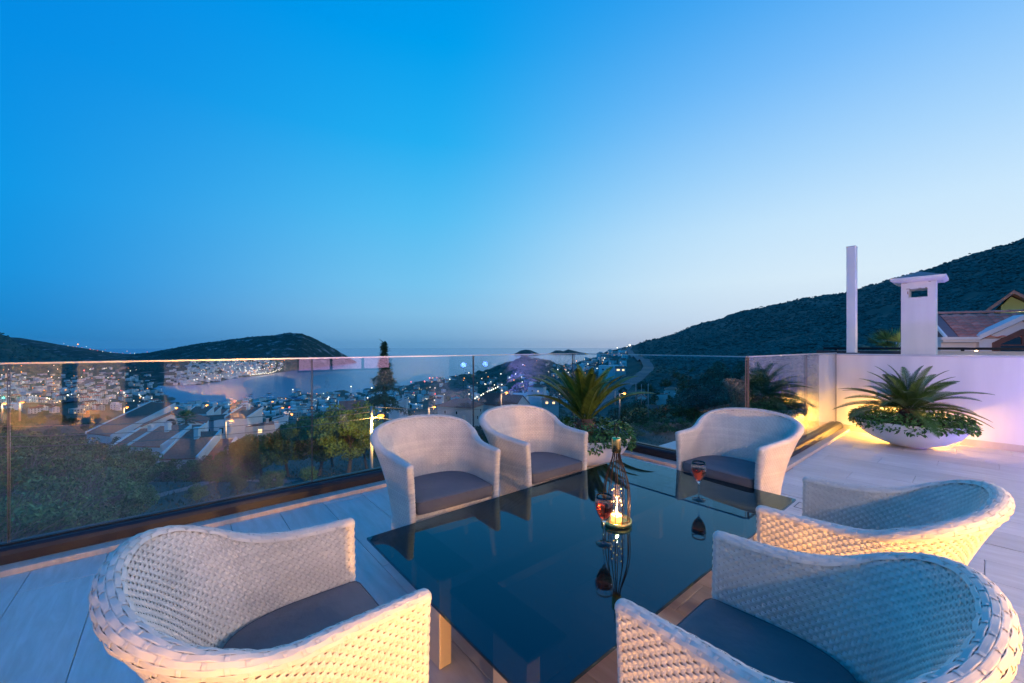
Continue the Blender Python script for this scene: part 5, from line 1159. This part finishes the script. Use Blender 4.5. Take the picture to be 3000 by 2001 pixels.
# fan palms: one by the villas, crowns behind the chimney
def fan_palm(loc, h, r, label, n=34, seed=1):
    rr = random.Random(seed); t = empty('fan_palm', loc, 0, label, 'palm'); b = MB(); b.tube([(0, 0, -1), (0, 0, h * .5), (.05, 0, h)], [r * .13, r * .11, r * .10], 9); b.build('trunk', M_BARK, t)
    for i in range(n):
        a = i * 2.4; el = 1.25 - 2.0 * i / n; d = Vector((math.cos(a) * math.cos(el), math.sin(a) * math.cos(el), math.sin(el))); s = Vector((0, 0, h)); c = s + d * r * .55; side = d.cross(Vector((0, 0, 1))).normalized(); up = side.cross(d)
        b = MB(); b.tube([s, c], r * .012, 4, cap=False)
        for k in range(-7, 8):
            q = k * .16; e = (d * math.cos(q) + side * math.sin(q)); tip = c + e * r * .5 - Vector((0, 0, r * .10 * abs(k) / 7)); w = e.cross(up).normalized() * r * .022
            b.add([c - w * .3, c + w * .3, c.lerp(tip, .55) + w, tip, c.lerp(tip, .55) - w], [(0, 1, 2, 3, 4)])
        b.build('frond', M_LEAF if i < n * .75 else M_TWIG, t)
    return t
Yp = 108; fan_palm(Vector(((545 - 1500) / FPX * Yp, Yp, py2z(Yp, 1290))), (1290 - 1228) / FPX * Yp, 2.9, 'fan palm with hanging dry fronds beside the round window villa')
fan_palm(Vector(((2620 - 1500) / FPX * 13, 13, -3)), 3 + py2z(13, 1034), .95, 'fan palm crown peeping out behind the chimney', 30, 5)

# low maquis covering the hills
def shrub_field(name, land, npts, pxr, Yr, size, seed, m, keep=None, zmin=SEA + 2):
    g = np.random.RandomState(seed); V, F = [], []
    ico = [(0, 0, 1), (.89, 0, .45), (.28, .85, .45), (-.72, .53, .45), (-.72, -.53, .45), (.28, -.85, .45), (.95, .3, -.1), (0, 1, -.1), (-.95, .3, -.1), (-.6, -.8, -.1), (.6, -.8, -.1)]
    ico = np.array(ico); fc = [(0, 1, 2), (0, 2, 3), (0, 3, 4), (0, 4, 5), (0, 5, 1), (1, 6, 2), (2, 6, 7), (2, 7, 3), (3, 7, 8), (3, 8, 4), (4, 8, 9), (4, 9, 5), (5, 9, 10), (5, 10, 1), (1, 10, 6)]
    px = g.uniform(pxr[0], pxr[1], npts); Y = np.exp(g.uniform(math.log(Yr[0]), math.log(Yr[1]), npts)); Y = Yr[0] + (Y - Yr[0])
    n = 0; VV = []; FF = []
    for a, y in zip(px, Y):
        z = land.h(a, y)
        if z < zmin or (keep and not keep(a, y, z)): continue
        s = size * g.uniform(.5, 1.3) * (1 if y > 300 else .5 + y / 600); q = ico * np.array([s, s, s * .8]) * g.uniform(.7, 1.25, (11, 1)); an = g.uniform(0, 6.28); c, sn = math.cos(an), math.sin(an)
        q = np.stack([q[:, 0] * c - q[:, 1] * sn, q[:, 0] * sn + q[:, 1] * c, q[:, 2]], 1) + np.array([(a - 1500) / FPX * y, y, z])
        VV.append(q); FF.append(np.array(fc) + n * 11); n += 1
    tag(link(name, mesh_np(name, np.concatenate(VV), np.concatenate(FF), m)), kind='stuff')
M_MAQ = mat('maquis', (.024, .10, .082), .9, island=.3)
road_x = lambda y: np.interp(y, [300, 345, 400, 470, 560, 660, 850, 1050, 1215], [1700, 1755, 1815, 1870, 1900, 1890, 1858, 1840, 1846])
shrub_field('maquis_on_the_big_hill', LAND, 24000, (1870, 3300), (250, 1290), 2.6, 21, M_MAQ, keep=lambda a, y, z: abs(a - road_x(y)) > 16000 / y and float(fbm(np.array([(a - 1500) * y / 60000.]), np.array([y / 45.]), 3, 77)[0]) < .45)
shrub_field('maquis_on_the_headland', LAND, 4200, (1330, 1760), (420, 1950), 3.2, 22, M_MAQ, keep=lambda a, y, z: y > 1400 or random.random() < .6)
shrub_field('maquis_on_the_left_hill', LAND, 6500, (-500, 470), (1400, 2500), 5, 23, M_MAQ, keep=lambda a, y, z: y > 1850 or random.random() < .3)
shrub_field('maquis_on_the_peninsula', PEN, 4500, (400, 1030), (1900, 3150), 5, 24, M_MAQ)
shrub_field('undergrowth', LAND, 5200, (-80, 2400), (48, 330), 1.5, 25, M_MAQ, keep=lambda a, y, z: (a > 2250 or y > 85 or a < 300 ) and not (1750 < a < 2200 and y < 78))
# dry grass tufts on the near slope
g = np.random.RandomState(31); V = []; F = []
for i in range(26000):
    px = g.uniform(-100, 2300); Y = math.exp(g.uniform(math.log(15), math.log(75))); p = np.array([(px - 1500) / FPX * Y, Y, LAND.h(px, Y) - .02]); s = g.uniform(.08, .32); a = g.uniform(0, 6.28); u = np.array([math.cos(a), math.sin(a), 0]) * s * .25; b0 = len(V)
    V += [p - u, p + u, p + np.array([g.uniform(-.5, .5) * s, g.uniform(-.5, .5) * s, s])]; F.append((b0, b0 + 1, b0 + 2))
tag(link('dry_grass', mesh_np('dry_grass', V, F, mat('grass_blades', (.08, .09, .045), .9, island=.5))), kind='stuff')

# ------------------------------------------------------------------ street lamps, power poles, wires
M_CONC = mat('concrete_pole', (.36, .33, .30), .8, var=.12, scale=2)
M_GLOWO = emit('sodium_lamp', (1, .33, .04), 3.4); M_GLOWW = emit('white_lamp', (1, .86, .62), 5); M_GLOWG = emit('green_lamp', (.05, .9, .35), 14); M_GLOWR = emit('red_lamp', (1, .12, .10), 8)
def street_lamp(px, py, Y, hgt, label, glow=M_GLOWO, r=.22, real=0, side=1, headoff=1.5):
    z = py2z(Y, py); x = (px - 1500) / FPX * Y; zg = z - hgt; t = empty('street_lamp', (x, Y, zg), 0, label, 'street lamp', 'lit street lamps')
    b = MB(); b.tube([(0, 0, -1), (0, 0, hgt * .55), (0, 0, hgt)], [r * .75, r * .6, r * .42], 8); b.build('pole', M_CONC, t)
    b = MB(); b.tube([(0, 0, hgt - .4), (side * headoff * .5, -.1, hgt - .05), (side * headoff, -.2, hgt + .02)], r * .22, 6); b.build('arm', M_CONC, t)
    b = MB(); b.lathe([(0, -.6 * r), (r * .8, -.45 * r), (r * 1.15, 0), (r * .9, .45 * r), (0, .65 * r)], 14, (side * (headoff + r * .6), -.2, hgt)); b.build('lamp_head', glow, t)
    if real: point('street_lamp_light', (x + side * (headoff + r * .6), Y - .5, zg + hgt - r - .25), (1, .60, .30), real, .3)
YL = 30.0
lampx = 1088
t = empty('street_lamp', ((lampx - 1500) / FPX * YL, YL, gp(lampx, YL).z), 0, 'concrete lamp post with bright amber lamp rising behind the first chair back', 'street lamp', 'lit street lamps')
h = py2z(YL, 1190) - gp(lampx, YL).z
b = MB(); b.tube([(0, 0, -1), (0, 0, h * .5), (0, 0, h)], [.16, .125, .085], 10); b.build('pole', M_CONC, t)
hz = h - (1214 - 1190) / FPX * YL; hx = (1119 - lampx) / FPX * YL
b = MB(); b.tube([(0, 0, h - 1.05), (hx * .5, -.1, hz - .12), (hx - .1, -.2, hz - .02)], .03, 6); b.build('arm', M_CONC, t)
b = MB(); b.obox(Matrix.Translation((hx, -.22, hz + .03)) @ Matrix.Rotation(-.5, 4, 'Y'), .46, .2, .12); b.build('lamp_housing', M_CONC, t)
b = MB(); b.lathe([(0, -.13), (.14, -.14), (.23, -.04), (.23, .03), (.12, .09), (0, .1)], 16, (hx + .01, -.26, hz - .05)); b.build('lamp_head', emit('near_sodium_lamp', (1, .36, .03), 5), t)
point('street_lamp_light', ((lampx - 1500) / FPX * YL + hx, YL - .35, gp(lampx, YL).z + hz - .4), (1, .52, .10), 420, .15)
spot('street_lamp_beam', ((lampx - 1500) / FPX * YL + hx, YL - .35, gp(lampx, YL).z + hz - .4), ((960 - 1500) / FPX * 44, 44, -12), (1, .60, .14), 6500, 130, .15, .8)
def pole(px, pyt, pyb, Y, label, r=.12, arm=False):
    z0, z1 = py2z(Y, pyb), py2z(Y, pyt); t = empty('utility_pole', ((px - 1500) / FPX * Y, Y, z0), 0, label, 'pole', 'concrete utility poles'); b = MB(); b.tube([(0, 0, -2), (0, 0, z1 - z0)], [r * 1.3, r], 8); b.build('shaft', M_CONC, t)
    if arm: b = MB(); b.box(-1.0, 1.0, -.05, .05, z1 - z0 - .5, z1 - z0 - .38); b.build('crossarm', M_CONC, t)
pole(1359, 1218, 1262, 48, 'short concrete pole left of the glass joint, behind the middle chair', .2)
for px, a_, c_, Y, lab in ((1863, 1122, 1160, 160, 'leftmost thin pole above the pinkish house'), (1879, 1126, 1172, 165, 'second thin pole by the pinkish house'), (1899, 1124, 1205, 150, 'tall thin pole behind the lit hut'), (1802, 1146, 1170, 150, 'thin pole beside the orange lamp behind the palm'), (1865, 1186, 1290, 60, 'thin post near the lantern ring')):
    if lab.startswith('thin post'): continue
    pole(px, a_, c_, Y, lab, .14)
pole(1899, 1126, 1202, 118, 'dark wooden pole in front of the ochre hut', .13)
for px, py, Y, lab in ((1256, 1192, 120, 'sodium lamp between the first and second chair'), (1468, 1150, 125, 'orange lamp on a thin post before the brown gable roof'), (1815, 1152, 140, 'orange star lamp behind the corner palm'), (662, 1232, 110, 'amber lamp over the shrubs right of the villas'), (754, 1211, 160, 'orange lamp by the end of the row houses'), (598, 1187, 230, 'bright orange lamp above the row houses'), (507, 1195, 200, 'orange lamp behind the round window villa'), (405, 1193, 190, 'pair orange lamp over the long red roof'), (363, 1193, 200, 'orange lamp left of the long red roof'), (58, 1179, 230, 'amber lamp above the white houses at far left'), (6, 1182, 220, 'orange lamp at the left frame edge'), (820, 1195, 260, 'small amber lamp on the shore road'), (749, 1196, 300, 'small orange lamp left of the panel joint'), (793, 1177, 420, 'orange lamp at the near shore'), (871, 1225, 120, 'dim orange lamp behind the pines'), (842, 1213, 150, 'lamp over the pines in the shore town')):
    street_lamp(px, py, Y, 7.5 + Y * .01, lab, r=.15 + Y * .0020, real=(500 + Y * 7 if Y < 260 else 0))
# countless small town lights
LV = {0: ([], []), 1: ([], []), 2: ([], []), 3: ([], [])}
oc = np.array([(1, 0, 0), (0, 1, 0), (-1, 0, 0), (0, -1, 0), (0, 0, 1), (0, 0, -1)], float); of = np.array([(0, 1, 4), (1, 2, 4), (2, 3, 4), (3, 0, 4), (1, 0, 5), (2, 1, 5), (3, 2, 5), (0, 3, 5)])
def glow(px, Y, dz, r, c, land=LAND):
    p = gp(px, Y, dz, land); V_, F_ = LV[c]; F_.append(of + 6 * len(V_)); V_.append(oc * r + np.array(p))
g = np.random.RandomState(5)
for i in range(170):
    px = rnd.triangular(500, 835, 740); yl = np.interp(px, [470, 542, 714, 790, 835], [1142, 1132, 1103, 1094, 1078]); py = yl - abs(rnd.gauss(0, 1)) * 16 if i < 90 else rnd.uniform(1056, yl)
    Y = hit(px, py, PEN, 1150, 3000)
    if Y: glow(px, Y, 8, rnd.uniform(.9, 2.1), rnd.choice([0, 0, 1, 1, 1]), PEN)
for i in range(26):
    px = 735 + i * 3.6 + rnd.uniform(-1, 1); Y = hit(px, np.interp(px, [714, 790, 835], [1105, 1098, 1083]), PEN, 1150, 3000)
    if Y: glow(px, Y, 6, 1.7, 1, PEN)
for x0, x1, y0, y1, n, r0 in ((-20, 480, 1075, 1190, 110, .0013), (600, 1230, 1140, 1222, 60, .0012), (1200, 1500, 1095, 1185, 60, .0011), (1500, 1720, 1060, 1190, 34, .0011), (1700, 1830, 1020, 1095, 30, .0011)):
    for i in range(n):
        px = rnd.uniform(x0, x1); py = rnd.uniform(y0, y1); Y = hit(px, py, y0=200)
        if Y: glow(px, Y, rnd.uniform(3, 8), Y * r0 * rnd.uniform(.5, 1.35) + .05, rnd.choice([0, 0, 1, 1, 1, 3 if rnd.random() < .2 else 1]))
for i in range(14): px = 1392 + i * 6; Y = hit(px, 1178 - i * 3.4, y0=200); Y and glow(px, Y, 5, Y * .0017, 1)
for i in range(22): px = 190 + i * 12 + rnd.uniform(-3, 3); glow(px, 4100, 30 if i % 5 else 50, rnd.uniform(1.5, 3.2), rnd.choice([0, 1, 3]), FAR)
glow(228, 4500, 40, 8, 0, FAR); glow(1845, 1190, 6, 3.0, 1); glow(1838, 1180, 6, 2.6, 1); glow(10, 700, 5, 2, 2); glow(712, 330, 9, .9, 2); glow(2424, 1105, 5, 2.2, 1); glow(2445, 1105, 4, 2.2, 0)
for c, nm, m in ((0, 'orange_town_lights', M_GLOWO), (1, 'white_town_lights', M_GLOWW), (2, 'green_town_lights', M_GLOWG), (3, 'red_town_lights', M_GLOWR)):
    if LV[c][0]: tag(link(nm, mesh_np(nm, np.concatenate(LV[c][0]), np.concatenate(LV[c][1]), m)), kind='stuff')
# power lines
M_CABLE = mat('cable', (.22, .20, .19), .6)
def cable(a, b_, sag, label, r=.02):
    A = Vector(((a[0] - 1500) / FPX * a[2], a[2], py2z(a[2], a[1]))); B = Vector(((b_[0] - 1500) / FPX * b_[2], b_[2], py2z(b_[2], b_[1]))); b = MB()
    b.tube([A.lerp(B, k / 16) - Vector((0, 0, sag * 4 * (k / 16) * (1 - k / 16))) for k in range(17)], r, 4, cap=False); o = b.build('power_line', M_CABLE); tag(o, label, 'cable', 'power lines from the lamp post')
for (a, c, s, lab) in (((1088, 1191, 30), (-60, 1250, 24), .35, 'topmost power line from the lamp post to the left edge'), ((1088, 1206, 30), (-60, 1280, 24), .4, 'middle power line running left from the lamp post'), ((1088, 1224, 30), (-60, 1312, 24), .4, 'lowest power line running left from the lamp post'), ((1088, 1191, 30), (1500, 1192, 46), .3, 'upper power line running right from the lamp post'), ((1088, 1222, 30), (1359, 1228, 48), .3, 'lower power line running right from the lamp post')):
    cable(a, c, s, lab)

# ------------------------------------------------------------------ the neighbour's tiled house at the right
def nb(px, Y, py): return Vector(((px - 1500) / FPX * Y, Y, py2z(Y, py)))
Yn = 13.0; k = Yn / FPX
nh = empty('neighbour_house', nb(2915, Yn, 1040), -.42, 'white gabled neighbour house with terracotta pantiles at the right edge', 'house')
# local x along the front (to the right), y away, z up; 1 unit = 1 m
W0, W1 = -1.27, 3.6
M_NW = mat('neighbour_render', (.66, .64, .64), .8, var=.04, scale=2, bump=.4, bscale=60)
zE = (1040 - 993) * k; zR = zE + .92
b = MB(); b.box(W0 + .02, W1, .12, 3.4, -8, zE); b.build('wall', M_NW, nh)
# roof plane rising away from the eave
sl = math.atan2(zR - zE, 1.15); 
b = MB(); b.prism([(-.05, zE + .02), (1.22, zR - .02), (2.45, zE + .02)], W0 + .1, W1, 0, axis='x'); ro = b.build('roof', mat('roof_underlay', (.20, .12, .11), .9, var=.1, scale=5), nh)
M_TIL = mat('clay_pantile', (.62, .22, .16), .6, var=.2, scale=9, objrand=.25)
ti = MB(); nx = 10; tw, tl = .30, .20; 
ringa = []; 
for (yy, zz) in ((0, .0), (tl, .018)):
    ringa.append([(tw * i / nx, yy, .035 * (.5 + .5 * math.sin(2 * PI * i / nx * 1.0 - 1.2)) + (.022 if yy == 0 else 0)) for i in range(nx + 1)] + [(tw * i / nx, yy, .035 * (.5 + .5 * math.sin(2 * PI * i / nx * 1.0 - 1.2)) - .014 + (.022 if yy == 0 else 0)) for i in range(nx, -1, -1)])
ti.loft(ringa, 0, True); TIL = ti.mesh('roof_tile', M_TIL)
LS = math.hypot(zR - zE, 1.27)
for r_ in range(8):
    for c_ in range(12):
        x = W0 + .42 + c_ * .298; y = r_ * .178
        if x > W1 - .2: continue
        o = link('roof_tile', TIL, ro); a = math.atan2(zR - zE, 1.27)
        o.matrix_basis = Matrix.Translation((x, -.05 + y * math.cos(a), zE + .035 + y * math.sin(a))) @ Matrix.Rotation(a, 4, 'X') @ Matrix.Rotation(rnd.uniform(-.01, .01), 4, 'Z')
for c_ in range(11):
    b = MB(); n = 8; x = W0 + .40 + c_ * .36
    b.loft([[(xx, 1.22 + .085 * q * math.cos(PI * i / n), zR + .02 + .075 * q * math.sin(PI * i / n)) for i in range(n + 1)] for xx, q in ((x, 1.12), (x + .05, 1.12), (x + .055, 1.), (x + .38, .96))], 0, True); b.build('ridge_tile', M_TIL, ro)
# lead-coloured verge strip and white verge board at the left
b = MB(); a = math.atan2(zR - zE, 1.27)
b.add([(W0 + .08, -.06, zE + .03), (W0 + .40, -.06, zE + .03), (W0 + .40, 1.22, zR + .03), (W0 + .08, 1.22, zR + .03), (W0 + .08, -.06, zE), (W0 + .40, -.06, zE), (W0 + .40, 1.22, zR), (W0 + .08, 1.22, zR)], [(0, 1, 2, 3), (4, 7, 6, 5), (0, 4, 5, 1), (3, 2, 6, 7), (1, 5, 6, 2), (0, 3, 7, 4)]); b.build('verge_flashing', mat('mauve_flashing', (.22, .15, .16), .7, var=.06, scale=5), nh)
b = MB(); b.prism([(-.12, zE + .0), (1.22, zR - .0), (1.22, zR + .11), (-.12, zE + .10)], W0 + .02, W0 + .078, 0, axis='x'); b.build('verge_board', M_WHITE, nh)
xg, hg = .60, zE + .74
# cornice, dormer gable with sloping band and arched brown window
b = MB(); b.box(W0 - .08, xg - .98, -.14, .13, zE - .02, zE + .07); b.box(W0 - .02, xg - .985, -.09, .13, zE - .10, zE - .02); b.build('cornice', M_NW, nh)
b = MB(); b.prism([(xg - .98, zE - .06), (xg, hg - .17), (xg + .98, zE - .06), (xg + .98, -8), (xg - .98, -8)], -.02, 1.0, 0, axis='y')
bb = b.build('gable_wall', M_NW, nh)
b = MB()
for sg in (1, -1):
    b.prism([(xg - sg * 1.04, zE - .03), (xg, hg - .13), (xg, hg + .03), (xg - sg * 1.04, zE + .13)][::sg], -.15, .35, 0, axis='y')
b.build('gable_band', M_NW, nh)
wx0, wx1, ws, wt = xg - .68, xg + .68, .40, .84
def arch(off): return [(wx0 + off, -.6), (wx0 + off, ws - off * .3), (xg, wt - off * 1.15), (wx1 - off, ws - off * .3), (wx1 - off, -.6)]
A_, B_ = arch(0), arch(.16)
b = MB()
for i in range(4): b.add([(A_[i][0], -.10, A_[i][1]), (A_[i + 1][0], -.10, A_[i + 1][1]), (B_[i + 1][0], -.10, B_[i + 1][1]), (B_[i][0], -.10, B_[i][1]), (A_[i][0], -.021, A_[i][1]), (A_[i + 1][0], -.021, A_[i + 1][1]), (B_[i + 1][0], -.021, B_[i + 1][1]), (B_[i][0], -.021, B_[i][1])], [(0, 1, 2, 3), (0, 4, 5, 1), (3, 2, 6, 7)])
wf = b.build('window', mat('brown_wood', (.16, .06, .04), .5, var=.2, scale=6), nh)
b = MB(); b.add([(x, -.045, z) for x, z in B_], [(0, 1, 2, 3, 4)]); b.build('pane', M_DG, wf)
b = MB(); b.box(wx0 + .16, wx1 - .16, -.075, -.046, .30, .34); b.box(xg - .02, xg + .02, -.074, -.047, .34, wt - .2); b.build('glazing_bar', MATS['brown_wood'], wf)
# higher roof behind with lit green-yellow gable
up = empty('upper_neighbour_house', nb(2990, 17, 930), -.82, 'taller tiled gable with yellow-green lit wall at the upper right edge', 'house')
b = MB(); b.prism([(-.50, .55), (-.2, .95), (1.3, -.3), (1.3, -8), (-.50, -8)], .5, 4, 0, axis='y'); b.build('wall', mat('lamplit_yellow_green', (.60, .66, .30), .8), up)  # yellow-green lamplight is put into the wall colour
b = MB(); b.prism([(-.90, .28), (-.2, 1.02), (-.2, 1.16), (-1.0, .34)], -.3, 4.2, 0, axis='y'); b.prism([(-.2, 1.02), (1.6, -.55), (1.7, -.50), (-.2, 1.16)], -.3, 4.2, 0, axis='y'); b.build('roof', mat('weathered_tiles', (.36, .18, .15), .8, var=.3, scale=9), up)

nl = empty('wall_lamp', nb(2990, 15.2, 952), -.42, 'yellow lamp under the taller tiled gable at the right edge', 'lamp')
b = MB(); b.lathe([(0, -.05), (.05, -.03), (.055, .03), (0, .05)], 12); b.build('lens', M_LAMPY, nl)
point('gable_light', nb(2990, 14.9, 952), (1, .82, .35), 60, .05)
pl = empty('wall_lamp', nb(2860, 12.0, 1030), -.42, 'added small lamp below the cornice of the neighbour house', 'lamp')
b = MB(); b.lathe([(0, -.04), (.03, -.03), (.035, .03), (0, .04)], 12); b.build('lens', M_LAMP, pl)
point('neighbour_fill_light', nb(2850, 10.5, 960), (1, .60, .50), 200, .08)  # added pink fill to redden the roof, set apart from its lens
# ------------------------------------------------------------------ evening haze
hm = bpy.data.materials.new('evening_haze'); hm.use_nodes = True; N = hm.node_tree.nodes; N.remove(N['Principled BSDF'])
pv = N.new('ShaderNodeVolumePrincipled'); pv.inputs['Color'].default_value = (.6, .82, 1, 1); pv.inputs['Density'].default_value = 7e-6; pv.inputs['Anisotropy'].default_value = 0
hm.node_tree.links.new(pv.outputs[0], N['Material Output'].inputs['Volume'])
b = MB(); b.box(-33500, 33500, -33500, 33500, SEA - 1, 420); tag(b.build('haze', hm), kind='stuff')
SC.cycles.volume_bounces = 0
